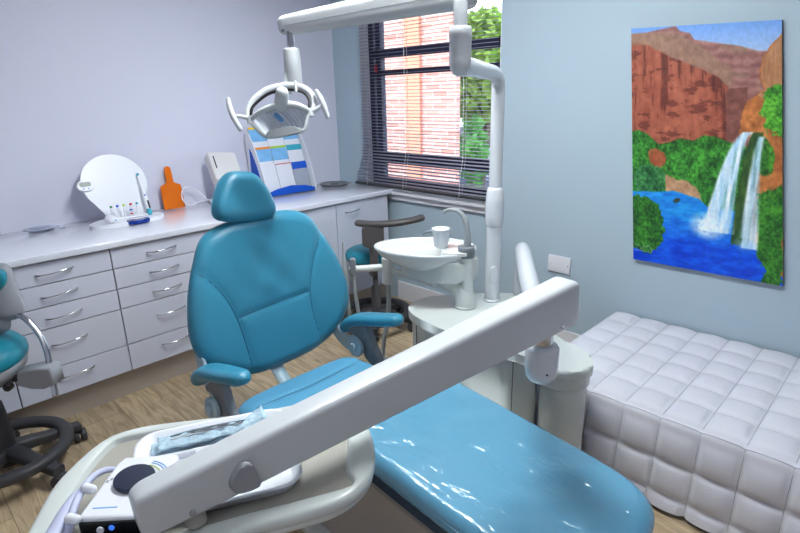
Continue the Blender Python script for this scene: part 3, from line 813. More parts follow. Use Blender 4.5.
def backdisp(x, y, s):
    z = groove(x, y)
    if -.17 < x < .15 and y > .28:   # soft slack folds in the upper panel
        w = math.exp(-((x+.01)/.11)**2)*min(1, (y-.28)/.08)*min(1, max(0, (.60-y)/.1))
        z += w*(.0048*math.sin(46*(x*.8+.6*(y-.45)))+.0052*math.sin(40*(x*.9-.55*(y-.4))+1.0))
    z += .10*x*x
    return z
g = pillow([(a, b_) for a, b_ in ol], .058, bm_, rings=60, edge=.16, dome=.28, thb=.03, dispf=backdisp, c=(0, .32))
bk = obj('backrest', g, 'teal', t)
def onback(p):   # approximate front height
    # radial fraction
    best = 0; c = Vector((0, .32)); d_ = Vector((p.x, p.y))-c; L_ = d_.length
    if L_ < 1e-5: s_ = 0
    else:
        e = d_/L_; R__ = 1e-3
        for q in ol:
            qd = Vector(q)-c
            if qd.length > 1e-6 and (qd.normalized()-e).length < .08: R__ = max(R__, qd.length)
        s_ = L_/R__
    ee = max(0, (s_-.84)/.16)
    z = .058*math.sqrt(max(0, 1-ee*ee))*(1-.28*s_*s_) if s_ < 1 else 0
    return bm_ @ Vector((p.x, p.y, z+.10*p.x*p.x-.0095))
for S_ in (seamL[9:-3], seamR[9:-3], seamH): obj('seam', tube([onback(p) for p in S_], .0016, 6), 'teal_dark', bk)
obj('back_shell', pillow([(a*.93, (b_-.32)*.93+.32) for a, b_ in ol], .012, bm_ @ Matrix.Translation((0, 0, -.045)), rings=10, edge=.3, dome=.1, thb=.03, c=(0, .32)), 'grayplastic', t)
# headrest
ho = spline([(0, .105), (.055, .098), (.095, .06), (.122, .005), (.135, -.045), (.125, -.078), (.08, -.092), (0, -.096), (-.08, -.092), (-.125, -.078), (-.135, -.045), (-.122, .005), (-.095, .06), (-.055, .098)], 6, True)
hm_ = frame((1.545, -1.748, 1.150), (0, 1, -.13), y=(-.26, .03, 1))
def hdd(x, y, s): return .9*(x*x)-.012*math.exp(-(x*x+(y+.02)**2)/.006)
obj('headrest', pillow([(p.x, p.y) for p in ho], .05, hm_, rings=30, edge=.42, dome=.12, thb=.035, dispf=lambda x, y, s: hdd(x, y, s)*(1 if s < .9 else (1-s)*10), c=(0, 0)), 'teal', t)
obj('headrest_post', box(1.52, 1.532, -1.735, -1.675, .9, 1.12, .003, 3), 'seatgray', t)
# metal link under backrest
obj('back_link', Geo().join(sweep_section(None, [[Vector((x, y, z)) for (y) in (-1.775, -1.72)]+[Vector((x+.012, y, z)) for y in (-1.72, -1.775)] for (x, z) in ((1.60, .60), (1.64, .47), (1.70, .42), (1.80, .36), (1.92, .33), (2.05, .33))])), 'seatgray', t)
# seat
so_ = spline([(-.02, -.27), (.04, -.287), (.16, -.285), (.32, -.275), (.46, -.262), (.50, -.25), (.50, .25), (.46, .262), (.32, .275), (.16, .285), (.04, .285), (-.02, .268), (-.045, .20), (-.052, 0), (-.045, -.20)], 5, True)
sm_ = frame((1.838, -1.742, .412), (1, -.01, .02), z=(0, 0, 1))
def sdd(x, y, s):
    d1 = abs(x-.085+.25*(y*y)); z = -.006*math.exp(-(d1/.009)**2)*(1 if s < .97 else 0)
    z += -.010*math.exp(-((x-.22)/.1)**2)*math.exp(-(y/.16)**2)+.06*y*y
    return z
seat = obj('seat', pillow([(p.x, p.y) for p in so_], .056, sm_, rings=46, edge=.2, dome=.12, thb=.045, dispf=sdd, c=(.22, 0)), 'teal_seat', t)
pts_ = []
for k in range(41):
    y = -.255+.51*k/40; x = .085-.25*y*y; s_ = max(abs(y)/.287, 0); e = max(0, (s_-.8)/.2)
    pts_.append(sm_ @ Vector((x, y, .056*math.sqrt(max(0, 1-e*e))*(1-.12*(s_**2+.2))-.004+.06*y*y)))
obj('seam', tube(pts_, .0010, 6), 'teal_dark', seat)
obj('seat_base', prism([(p.x*.94+.012, p.y*.9) for p in so_], -.075, -.04, .012, 3, sm_), 'beige2', t)
# footrest (legrest) under clear film
lo = spline([(-.09, -.250), (-.02, -.259), (.3, -.258), (.56, -.252), (.68, -.235), (.745, -.185), (.77, -.09), (.775, 0), (.77, .09), (.745, .185), (.68, .235), (.56, .252), (.3, .258), (-.02, .259), (-.09, .250), (-.105, .15), (-.11, 0), (-.105, -.15)], 6, True)
lm = frame((2.375, -1.672, .475), (1, -.035, -.068), z=(.07, 0, 1))
def ldd(x, y, s):
    z = -.010*math.exp(-(y/.12)**2)*(1 if s < .9 else (1-s)*10)
    w = 1 if s < .82 else max(0, (.95-s)/.13)
    z += w*(.0012*math.sin(23*x+9*y+2*math.sin(14*y))+.0009*math.sin(41*y-17*x+1.5*math.sin(19*x)))
    z += w*.004*math.exp(-((x-.14)/.03)**2)*math.cos(22*y)
    return z
lr = obj('footrest', pillow([(p.x, p.y) for p in lo], .05, lm, rings=70, edge=.13, dome=.06, thb=.034, dispf=ldd, c=(.38, 0)), 'film', t)
obj('film_edge', Geo().join(tube([lm @ Vector((x, -.2545, .012)) for x in (.03, .2, .4, .6)], .0022, 6)).join(tube([lm @ Vector((x, .2545, .012)) for x in (.03, .2, .4, .6)], .0022, 6)), 'teal_seat', lr)
obj('footrest_lining', prism([(p.x*.985+.006, p.y*.95) for p in lo], -.062, -.026, .01, 3, lm), 'darkcloth', t)
obj('footrest_shell', prism([(p.x*.93+.02, p.y*.86) for p in lo], -.11, -.058, .015, 3, lm), 'beige2', t)
# base column and foot plate
obj('lift_housing', sweep_section(None, [[Vector((p[0]+2.38+dx, p[1]-1.70, z)) for p in rrect(w_, d_, .06, 5)] for (z, w_, d_, dx) in ((.03, .74, .40, .0), (.08, .70, .36, .0), (.20, .60, .30, -.02), (.30, .56, .28, -.03), (.372, .60, .30, -.03))]), 'beige2', t)
obj('foot_plate', prism(rrect(1.0, .50, .14, 8, 2.40, -1.70), 0, .03, .01, 3), 'unit', t)
# arm rests
for sgn, y in ((1, -1.405), (-1, -2.075)):
    ap = [(1.715, y, .515), (1.745, y, .555), (1.80, y, .590), (1.87, y, .612), (1.95, y, .632), (2.02, y, .650), (2.075, y, .664)]
    if sgn < 0: ap = [(a-.045, b_, c_) for a, b_, c_ in ap]
    ap = spline(ap, 5); secs = []; n_ = len(ap)
    for i, p in enumerate(ap):
        tt_ = (ap[min(i+1, n_-1)]-ap[max(i-1, 0)]).normalized(); sd = Vector((0, 1, 0)); up = sd.cross(tt_)*-1 if False else tt_.cross(sd)*-1
        up = Vector((-tt_.z, 0, tt_.x))
        f = i/(n_-1); k = math.sqrt(max(0, 1-max(0, (f-.86)/.14)**2))*math.sqrt(max(.02, 1-max(0, (.12-f)/.12)**2)); k = max(k, .06)
        w_ = .042*(.85+.25*math.sin(PI*min(1, f*1.1))); h_ = .026
        secs.append([p+sd*w_*k*math.copysign(abs(math.cos(a))**.8, math.cos(a))+up*h_*k*math.copysign(abs(math.sin(a))**.8, math.sin(a)) for a in [2*PI*q/20 for q in range(20)]])
    obj('armrest_pad', sweep_section(None, secs), 'teal', t)
    st = [(1.745, .53), (1.80, .572), (1.86, .592), (1.885, .575), (1.895, .53), (1.925, .48), (1.955, .43), (1.93, .415), (1.885, .415), (1.855, .44), (1.83, .50), (1.79, .53), (1.76, .515)]
    st = [(p.x, p.y) for p in spline(st, 4, True)]
    obj('armrest_support', prism(st, -.016, .016, .006, 3, frame((0, y, 0), (1, 0, 0), y=(0, 0, 1))), 'grayplastic', t)
    piv = obj('pivot_disc', lathe(rprof(.046, 0, .02, .006), (1.815, y-sgn*.012*0-.018 if sgn > 0 else y-.018, .475), (0, -1, 0), 28), 'seatgray', t)
    obj('pivot_cap', lathe(rprof(.022, 0, .014, .005), (1.815, y-.037, .475), (0, -1, 0), 24), 'seatgray', piv)
    br_ = [(1.60, .60), (1.63, .50), (1.70, .447), (1.78, .428), (1.83, .43), (1.84, .50), (1.80, .52), (1.74, .50), (1.69, .52), (1.66, .60)]
    yb = y-.012 if sgn > 0 else y+.03
    obj('back_bracket', prism([(p.x, p.y) for p in spline(br_, 3, True)], -.006, .006, .002, 2, frame((0, yb, 0), (1, 0, 0), y=(0, 0, 1))), 'seatgray', t)
    obj('side_bar', tube([(1.93, y, .43), (2.02, y+(-.06 if sgn > 0 else .06), .37), (2.10, y+(-.14 if sgn > 0 else .14), .34)], .016, 12, 6), 'grayplastic', t)

# ------------------------------------------------------------------ cuspidor unit
t = thing('cuspidor_unit', 'white dental water unit cabinet with rounded end beside the teal chair footrest', 'dental unit', (2.2, -.85, 0))
top = [(1.79, -1.04), (1.82, -1.10), (1.90, -1.15), (2.02, -1.175), (2.16, -1.185), (2.34, -1.175), (2.50, -1.165), (2.58, -1.185), (2.66, -1.18), (2.715, -1.13), (2.725, -1.07), (2.69, -1.00), (2.61, -.955), (2.48, -.93), (2.355, -.83), (2.34, -.68), (2.26, -.60), (2.12, -.60), (1.98, -.70), (1.86, -.84), (1.80, -.93)]
top = [(p.x, p.y) for p in spline(top, 4, True)]
obj('lid', prism(top, .518, .56, .014, 4), 'unit', t)
bd_ = [(1.80, -1.03), (1.83, -1.085), (1.90, -1.13), (2.02, -1.155), (2.16, -1.165), (2.34, -1.155), (2.48, -1.145), (2.53, -1.12), (2.44, -1.03), (2.33, -.90), (2.31, -.74), (2.25, -.62), (2.12, -.62), (1.99, -.71), (1.87, -.85), (1.81, -.94)]
body = obj('body', prism([(p.x, p.y) for p in spline(bd_, 4, True)], .02, .517, .006, 2), 'unit', t)
obj('end_cap', prism([(p.x, p.y) for p in spline([(2.50, -1.155), (2.58, -1.178), (2.655, -1.172), (2.705, -1.13), (2.716, -1.07), (2.685, -1.005), (2.61, -.965), (2.52, -.98), (2.48, -1.07)], 5, True)], .474, .517, .008, 3), 'unit', t)
obj('panel_seam', Geo().join(tube([(2.44, -1.1505, .05), (2.44, -1.1505, .51)], .0016, 6)).join(tube([(1.90, -1.1315, .05), (1.90, -1.1315, .50)], .0016, 6)), 'carcass', body)
obj('side_column', lathe([(0, 0), (.075, 0), (.082, .01), (.086, .20), (.086, .44), (.080, .468), (.06, .476), (0, .476)], (2.622, -1.082, 0), n=36), 'unit', t)
# bowl support elbow and arm
el = obj('bowl_arm', tube([(2.012, -.913, .555), (2.012, -.913, .60), (1.99, -.915, .645), (1.92, -.93, .668), (1.80, -.96, .68), (1.70, -.985, .70)], [.052, .052, .050, .036, .030, .026], 20, 6), 'unit', t)
obj('base_ring', lathe(rprof(.056, 0, .012, .004), (2.012, -.913, .56), n=32), 'unit', el)
obj('bowl_column', lathe(rprof(.036, .60, .810, .004), (2.018, -.914, 0), n=28), 'unit', t)
obj('bowl_support', prism([(p.x, p.y) for p in spline([(1.72, -1.03), (1.82, -1.06), (1.95, -1.03), (2.03, -.96), (2.04, -.86), (1.98, -.80), (1.86, -.82), (1.74, -.92)], 5, True)], .69, .79, .02, 4), 'unit', t)
# bowl: egg shaped
bc = Vector((1.795, -.955, 0)); e1 = Vector((.85, .53, 0)).normalized(); e2 = Vector((-e1.y, e1.x, 0))
def egg(k, a, shift=0):
    x = math.cos(a); y = math.sin(a); L_ = .25; W_ = .175*(1+.12*x)
    return bc+e1*(L_*x*k+shift)+e2*(W_*y*k)
N_ = 56; secs = []
for (k, z, sh_) in ((.05, .700, .07), (.30, .703, .07), (.52, .715, .055), (.74, .745, .03), (.90, .782, .01), (.985, .812, 0), (1.0, .823, 0), (.985, .829, 0), (.93, .829, 0), (.90, .824, 0), (.84, .80, .0), (.72, .775, 0), (.5, .757, -.01), (.25, .748, -.02), (.05, .745, -.03)):
    secs.append([egg(k, 2*PI*q/N_, sh_)+Vector((0, 0, z)) for q in range(N_)])
bw = obj('bowl', sweep_section(None, secs), 'ceramic', t)
cp = bc+e1*.155+Vector((0, 0, 0))
pm_ = frame((1.945, -.895, .831), e1, z=(0, 0, 1))
obj('cup_platform', prism(rrect(.12, .19, .02, 5, .0, -.01), -.012, .004, .003, 2, pm_), 'ceramic', bw)
obj('drain', lathe(rprof(.02, 0, .004, .0015), bc+Vector((-.03, -.01, .7475)), n=20), 'steel', bw)
# rinse spout and cup filler
obj('bowl_spout', tube([(1.835, -.885, .82), (1.835, -.885, .862), (1.825, -.893, .885), (1.79, -.91, .89), (1.76, -.925, .876)], .0065, 12, 6), 'grayplastic', t)
fc = obj('faucet_collar', lathe([(0, 0), (.0385, 0), (.0385, .045), (.036, .05), (0, .05)], (2.018, -.914, .808), n=28), 'grayplastic', t)
obj('cup_filler', tube([(2.02, -.912, .855), (2.022, -.912, .905), (2.010, -.915, .975), (1.98, -.925, 1.015), (1.935, -.945, 1.02), (1.915, -.953, 1.005)], [.017, .0155, .013, .010, .008, .007], 14, 7), 'hose', t)
# suction arm with hoses
obj('suction_arm', tube([(1.86, -.96, .655), (1.70, -.93, .648), (1.545, -.945, .648)], [.02, .018, .016], 14, 4), 'unit', t)
obj('holder_post', lathe(rprof(.031, .575, .72, .008), (1.535, -.955, 0), n=24), 'unit', t)
hb = obj('holder_bar', tube([(1.535, -.955, .668), (1.40, -1.09, .66)], .0185, 16), 'unit', t)
hk = obj('instrument_holder', prism(rrect(.03, .09, .01, 4), -.018, .018, .004, 2, frame((1.408, -1.085, .675), (.7, .7, 0), y=(0, 0, 1))), 'grayplastic', t)
obj('suction_handpiece', tube([(1.355, -1.10, .80), (1.362, -1.105, .74), (1.372, -1.11, .66), (1.378, -1.11, .61)], [.004, .007, .012, .010], 12, 4), 'hose', t)
obj('suction_hose', tube([(1.378, -1.11, .61), (1.385, -1.11, .45), (1.37, -1.08, .30), (1.40, -1.02, .16), (1.55, -.95, .10), (1.80, -.92, .12)], .0105, 10, 8), 'hose', t)
obj('suction_hose', tube([(1.412, -1.085, .645), (1.415, -1.08, .5), (1.42, -1.06, .34), (1.44, -1.02, .2), (1.6, -.98, .13), (1.81, -.97, .15)], .011, 10, 8), 'hose', t)
obj('suction_hose', tube([(1.535, -.955, .60), (1.537, -.956, .50), (1.535, -.965, .38), (1.515, -.985, .24), (1.53, -1.0, .12), (1.65, -1.0, .09), (1.82, -1.0, .12)], .0125, 10, 8), 'hose', t)
# cup
cpt = tag(obj('plastic_cup', lathe([(0, 0), (.029, 0), (.032, .003), (.0415, .086), (.044, .088), (.044, .092), (.040, .092), (.0305, .006), (0, .005)], (1.890, -.943, .8355), n=40), 'cup'), 'translucent white plastic cup standing at the edge of the spittoon bowl', 'cup')

# ------------------------------------------------------------------ operating lamp on its pole
t = thing('operating_lamp', 'white dental operating lamp on a tall pole and jointed overhead arm', 'dental lamp', (2.06, -.76, .56))
pole = obj('pole', tube([(2.06, -.76, .563), (2.06, -.76, .93)], .036, 24, cap='flat'), 'unit2', t)
obj('pole_base', lathe([(0, 0), (.041, 0), (.041, .006), (.037, .01), (0, .02)], (2.06, -.76, .5605), n=28), 'unit2', t)
obj('pole_panel', prism(rrect(.03, .085, .014, 5), .030, .040, .004, 3, frame((2.06, -.76, .70), (.712, .702, 0), y=(0, 0, 1))), 'unit2', pole)
obj('pole_collar', lathe([(0, 0), (.037, 0), (.039, .006), (.041, .01), (.0435, .06), (.043, .11), (.038, .17), (.031, .182), (0, .182)], (2.06, -.76, .93), n=32), 'unit2', t)
obj('upper_pole', tube([(2.06, -.76, 1.10), (2.06, -.76, 1.30), (2.06, -.76, 1.50), (2.060, -.762, 1.556), (2.073, -.79, 1.588), (2.105, -.865, 1.600), (2.16, -1.01, 1.606), (2.235, -1.20, 1.611), (2.262, -1.27, 1.613)], [.0295, .0295, .0295, .0295, .0295, .0298, .031, .033, .033], 20, 6), 'unit2', t)
jt = (2.272, -1.292)
obj('arm_joint', lathe([(0, 1.578), (.012, 1.579), (.024, 1.585), (.033, 1.60), (.037, 1.62), (.037, 1.705), (.0375, 1.706), (.0375, 1.728), (.034, 1.733), (0, 1.733)], (jt[0], jt[1], 0), n=32), 'arm', t)
obj('joint_neck', lathe(rprof(.0235, 1.73, 1.81, .002), (jt[0], jt[1], 0), n=24), 'arm', t)
A = Vector((2.325, -1.20, 1.812)); B = Vector((1.672, -1.59, 1.772))
A = Vector((2.30, -1.245, 1.842)); 
arm = obj('spring_arm', beam(A, B, .075, .105, .052, .068, r=.42, endr=.03, n=6), 'arm', t)
dv = (B-A).normalized(); sdv = dv.cross(Vector((0, 0, 1))).normalized()
if sdv.y > 0: sdv = -sdv
# seam line on the camera side
P = []
for k in range(15):
    f = .08+.88*k/14; P.append(A.lerp(B, f)+sdv*((.075+(.052-.075)*f)/2+.0002)+Vector((0, 0, -.004)))
obj('arm_seam', tube(P, .0012, 5), 'hose', arm)
for f in (.085, .965): obj('arm_screw', lathe(rprof(.006, 0, .003, .001), A.lerp(B, f)+sdv*(.037 if f < .5 else .0265)+Vector((0, 0, -.02)), sdv, 14), 'grayplastic', arm)
hx, hy = 1.733, -1.596
hx, hy = (B.x+.042, B.y+.012)
obj('head_swivel', lathe(rprof(.014, 1.69, 1.76, .002), (hx, hy, 0), n=18), 'chrome', t)
obj('head_post', lathe([(0, 1.570), (.030, 1.570), (.032, 1.573), (.030, 1.688), (.026, 1.696), (0, 1.696)], (hx, hy, 0), n=28), 'arm', t)
# lamp head, local frame: x to the right as seen from the room, y up, z towards the room front
ex = Vector((.712, .702, 0)); hc = Vector((1.757, -1.668, 1.461))
ez_ = Vector((.702, -.712, 0)); tilt = math.radians(-14); ey_ = Vector((0, 0, 1))
lm2 = Matrix((ex, (ey_*math.cos(tilt)+ez_*math.sin(tilt)), (ez_*math.cos(tilt)-ey_*math.sin(tilt)))).transposed().to_4x4() ; lm2.translation = hc
def LP(px, py, z=0): return lm2 @ Vector(((px-280)*.00363, (114-py)*.0039, z))
def ltube(pts, r, n=14, sm=6): return tube([LP(*p) for p in pts], r, n, sm)
obj('head_frame', ltube([(247, 117, 0), (245, 108, -.01), (251, 98, -.02), (263, 89, -.03), (278, 85, -.035), (292, 85, -.035), (303, 89, -.03), (310, 97, -.02), (311, 106, -.01), (309, 112, 0)], [.011, .0125, .014, .0145, .0145, .0145, .0145, .0135, .012, .010]), 'arm', t)
obj('head_gasket', ltube([(249, 113, .006), (250, 106, .0), (256, 99, -.01), (266, 92.5, -.016), (279, 89.5, -.018), (292, 89.5, -.018), (302, 93, -.014), (307, 100, -.006), (307, 107, .003)], .0055, 8), 'black', t)
obj('cross_bar', ltube([(248, 117, .0), (258, 111.5, .018), (270, 108, .028), (283, 105.5, .03), (297, 106.5, .022), (308, 111, 0)], [.009, .011, .013, .014, .012, .009]), 'arm', t)
obj('lamp_knob', tube([LP(280, 107, .02), LP(282, 102, .04), LP(284, 96.5, .062)], [.024, .025, .022], 20, 3), 'arm', t)
# bezel
bz = spline([Vector(p) for p in [(248, 118), (253, 124), (262, 132), (273, 132.8), (288, 130.5), (301, 127.5), (304, 119), (308, 111)]], 5)
obj('bezel', tube([LP(p.x, p.y, .004) for p in bz], .0075, 10), 'arm', t)
lip = [(262, 133.5), (264, 129.5), (272, 125.8), (282, 123.8), (292, 124), (299, 126.5), (302, 128.5), (295, 131), (280, 133), (270, 134)]
obj('bottom_lip', prism([((a-280)*.00363, (114-b_)*.0039) for a, b_ in lip], -.006, .012, .004, 2, lm2), 'hose', t)
# reflector dish (faceted) behind the bezel
ro = [(250, 116), (258, 111), (270, 108), (284, 106.5), (298, 108), (307, 112), (303, 121), (299, 128), (285, 132), (270, 133), (262, 131), (254, 124)]
oc = Vector((280, 119)); vs = []; fs = []; rr_ = 6
ro = [(p.x, p.y) for p in spline(ro, 3, True)]; nn = len(ro)
for k in range(rr_+1):
    s_ = 1-k/rr_*.98
    for p in ro:
        vs.append(LP(oc.x+(p[0]-oc.x)*s_, oc.y+(p[1]-oc.y)*s_, -.05*(1-s_*s_)-.002))
for i in range(rr_):
    for k in range(nn): fs.append([i*nn+k, i*nn+(k+1) % nn, (i+1)*nn+(k+1) % nn, (i+1)*nn+k])
fs.append([rr_*nn+k for k in range(nn)])
def refl_mat():
    m = mat('faceted reflector', rgb(234, 238, 248), .38, metal=.1)
    nt = m.node_tree; tc = nt.nodes.new('ShaderNodeTexCoord'); mp = nt.nodes.new('ShaderNodeMapping')
    wv_ = nt.nodes.new('ShaderNodeTexWave'); wv_.inputs['Scale'].default_value = 26; wv_.bands_direction = 'DIAGONAL'
    nt.links.new(tc.outputs['Object'], mp.inputs[0]); nt.links.new(mp.outputs[0], wv_.inputs['Vector'])
    bp = nt.nodes.new('ShaderNodeBump'); bp.inputs['Strength'].default_value = .5; bp.inputs['Distance'].default_value = .01
    nt.links.new(wv_.outputs['Fac'], bp.inputs['Height']); nt.links.new(bp.outputs['Normal'], nt.nodes['Principled BSDF'].inputs['Normal'])
    return m
g = Geo().add(vs, fs)
obj('reflector', g, refl_mat(), t)
obj('bulb', tube([LP(272, 112, -.02), LP(278, 117, -.016)], .009, 12), M['blueprint'], t)
# handles
for side in (0, 1):
    if side == 0:
        stem = [(248, 116, 0), (242, 114.5, .004), (235, 113.5, .006)]; grip = [(227, 98, .01), (228.5, 106, .012), (232, 115, .012), (238, 126, .008)]
    else:
        stem = [(308, 111, 0), (314, 109, .002), (320, 105, .004)]; grip = [(314.5, 92, 0), (318, 98, .004), (321.5, 106, .004), (325, 116, 0)]
    st_ = obj('handle_stem', ltube(stem, [.010, .008, .007]), 'arm', t)
    obj('handle_grip', ltube(grip, [.0075, .010, .0105, .0085]), 'arm', t)
for (px, py) in ((248, 117), (308, 111.5)): obj('hinge', tube([LP(px, py-3.5, 0), LP(px, py+3.5, 0)], .0125, 14, cap='flat'), 'arm', t)
obj('head_pin', tube([LP(293, 82, -.012), LP(294, 92, -.006)], .0048, 10), 'arm', t)
obj('head_bracket', box(-.018, .012, -.03, .05, -.02, -.006, .004, 3, lm2 @ Matrix.Translation(((285-280)*.00363, (114-84)*.0039, -.03))), 'arm', t)
# ------------------------------------------------------------------ instrument delivery unit: arm and tray
t = thing('delivery_unit', 'white instrument delivery unit, tray and long sloping spring arm in the foreground', 'dental delivery unit', (2.62, -2.40, .80))
TO = Vector((2.394, -2.532, 0)); tu = Vector((.442, .897, 0)).normalized(); tv = Vector((tu.y, -tu.x, 0))
def TP(u, v, z): return TO+tu*u+tv*v+Vector((0, 0, z))
tm = frame(TP(0, 0, 0), tu, y=tv)      # z flips down
if tm.col[2][2] < 0: tm = Matrix((tu, tv, Vector((0, 0, 1)))).transposed().to_4x4(); tm.translation = TO
out = spline([(-.132, .25), (-.127, .165), (-.118, .099), (-.092, .034), (-.056, -.020), (-.008, -.044), (.07, -.042), (.22, -.018), (.36, -.012), (.436, -.004), (.470, .04), (.480, .10), (.474, .19), (.452, .262), (.420, .305), (.375, .330), (.30, .338), (.218, .338), (.08, .345), (-.04, .345), (-.11, .318)], 6, True)
inn = spline([(-.086, .24), (-.084, .18), (-.078, .115), (-.063, .053), (-.043, .004), (-.032, -.010), (-.012, -.018), (.07, -.016), (.22, .006), (.36, .012), (.425, .02), (.440, .05), (.440, .10), (.426, .165), (.408, .235), (.404, .258), (.409, .275), (.405, .292), (.385, .299), (.30, .300), (.218, .300), (.08, .304), (-.03, .300), (-.075, .282)], 6, True)
cx_, cy_ = .17, .15
def polar(poly, n=144):
    P = [Vector((p.x-cx_, p.y-cy_)) for p in poly]; r = []
    for k in range(n):
        d = Vector((math.cos(2*PI*k/n), math.sin(2*PI*k/n))); best = .1
        for i in range(len(P)):
            a, b_ = P[i-1], P[i]; e = b_-a; den = d.x*e.y-d.y*e.x
            if abs(den) < 1e-12: continue
            t_ = (a.x*e.y-a.y*e.x)/den; s_ = (a.x*d.y-a.y*d.x)/den
            if t_ > 0 and -1e-6 <= s_ <= 1+1e-6: best = t_
        r.append((d, best))
    return r
PO, PI_ = polar(out), polar(inn)
def rz(f, z, off=0): return [tm @ Vector((cx_+d.x*(ro+(ri-ro)*f-off), cy_+d.y*(ro+(ri-ro)*f-off), z)) for (d, ro), (_, ri) in zip(PO, PI_)]
def iz(off): return [(cx_+d.x*(ri-off), cy_+d.y*(ri-off)) for d, ri in PI_]
secs = [rz(0, .800, .05), rz(0, .802, .03), rz(0, .812, .012), rz(0, .822, .003), rz(0, .8275, .002), rz(0, .829, .0045), rz(0, .8305, .001), rz(0, .840, 0), rz(0, .846, .002), rz(0, .850, .006), rz(.3, .8515), rz(.85, .8500), rz(.95, .8485), rz(1, .846), rz(1, .838, .002), rz(1, .836, .004)]
rim = obj('tray_rim', sweep_section(None, secs), 'unit', t)
obj('mat_liner', prism(iz(.0045), .8362, .8385, .0008, 1, tm), 'beige', t)
# spring arm
A = Vector((2.840, -1.522, .985)); B = Vector((2.712, -2.628, .921))
arm = obj('spring_arm', beam(B, A, .050, .080, .078, .130, r=.2, endr=.03, n=6), 'arm', t)
dv = (A-B).normalized(); sd = dv.cross(Vector((0, 0, 1))).normalized()
if sd.x < 0: sd = -sd
up_ = sd.cross(dv); up_ = up_ if up_.z > 0 else -up_
kp = [(-.036, -.006), (-.026, .014), (-.004, .030), (.014, .026), (.020, .010), (.026, -.014), (.030, -.028), (.006, -.030), (-.024, -.022)]
kp = [(p.x*.78, p.y*.9) for p in spline(kp, 5, True)]
obj('arm_lock_knob', prism(kp, -.004, .014, .006, 4, Matrix((dv, up_, sd)).transposed().to_4x4().copy() if False else (lambda m_: (setattr(m_, 'translation', B+dv*.165+sd*.0265+up_*-.006), m_)[1])(Matrix((dv, up_, sd)).transposed().to_4x4())), 'knobgray', arm)
obj('arm_screw', lathe([(0, 0), (.0065, 0), (.0065, .003), (.004, .0035), (.003, .002), (0, .002)], A-dv*.085+sd*.0375-up_*.040, sd, 18), 'chrome', arm)
obj('arm_screw', lathe([(0, 0), (.0055, 0), (.0055, .002), (.003, .0025), (0, .0015)], B+dv*.075+sd*.0265-up_*.027, sd, 18), 'hose', arm)
obj('tray_post', lathe(rprof(.017, .850, .905, .003), B+dv*.085-Vector((0, 0, B.z)), n=24), 'beige', t)
# joint under the far end and the lower arm to the water unit
jx, jy = 2.822, -1.619
obj('joint_collar', lathe(rprof(.027, .855, .935, .002), (jx, jy, 0), n=28), 'chrome', t)
obj('arm_joint', lathe([(0, .765), (.018, .767), (.033, .775), (.042, .790), (.0445, .81), (.0445, .868), (.040, .876), (.03, .879), (0, .879)], (jx, jy, 0), n=36), 'unit2', t)
obj('joint_pin', lathe(rprof(.003, 0, .0025, .0008), (jx+.034, jy-.030, .81), (.72, -.69, 0), 10), 'black', t)
obj('lower_arm', tube([(jx, jy, .815), (2.62, -1.31, .812), (2.37, -.96, .806), (2.155, -.655, .800), (2.125, -.612, .785), (2.118, -.602, .74), (2.118, -.602, .65), (2.118, -.602, .57)], [.036, .037, .038, .038, .038, .037, .036, .036], 22, 5), 'unit2', t)
# control module with dark knob pad
pm_ = Matrix.Rotation(0, 4, 'Z')
cu = (tu*.95+tv*.28).normalized(); cvv = Vector((cu.y, -cu.x, 0))
cm = Matrix((cu, cvv, Vector((0, 0, 1)))).transposed().to_4x4(); cm.translation = TP(.031, .198, 0)
md = obj('control_module', prism([(-.045, -.078), (.05, -.080), (.055, -.075), (.055, .070), (.050, .078), (-.052, .078), (-.056, .072), (-.052, -.06)], .862, .884, .006, 3, cm), 'whitepl', t)
obj('module_base', prism([(-.04, -.055), (.045, -.06), (.045, .07), (-.045, .07)], .8388, .8618, .003, 2, cm), 'whitepl', t)
obj('module_front', box(-.052, .050, .0775, .082, .836, .877, .002, 2, cm), 'black', md)
obj('module_front_block', box(-.054, .052, .082, .12, .79, .857, .006, 3, cm), 'black', md)
obj('indicator', lathe(rprof(.0045, 0, .003, .001), cm @ Vector((.0, .0825, .868)), cvv, 14), 'blueled', md)
obj('button', lathe(rprof(.006, 0, .004, .001), cm @ Vector((-.018, .0825, .865)), cvv, 14), 'whitepl', md)
obj('knob_pad', lathe(rprof(.0355, 0, .009, .003), cm @ Vector((.002, -.008, .8842)), n=44, sx=1.05, sy=.95), 'navy', md)
for (r0, mt) in ((.045, 'greenlabel'), (.052, 'blueprint'), (.057, 'blueprint')):
    P = [cm @ Vector((r0*math.cos(a), -.005+r0*math.sin(a), .8845)) for a in [math.radians(-75+75*k/16) for k in range(17)]]
    P = [p for p in P if (cm.inverted() @ p).x < .052 and (cm.inverted() @ p).y > -.075]
    if len(P) > 2: obj('dial_mark', tube(P, .0010, 5), mt, md)
for k in range(3): obj('symbol', box(-.048+.005*k, -.044+.005*k, -.012-.006*k, -.006-.006*k, .8842, .8848, 0, 1, cm), 'hose', md)
obj('symbol', box(-.04, .0, .055, .0575, .8842, .8847, 0, 1, cm), 'blueprint', md)
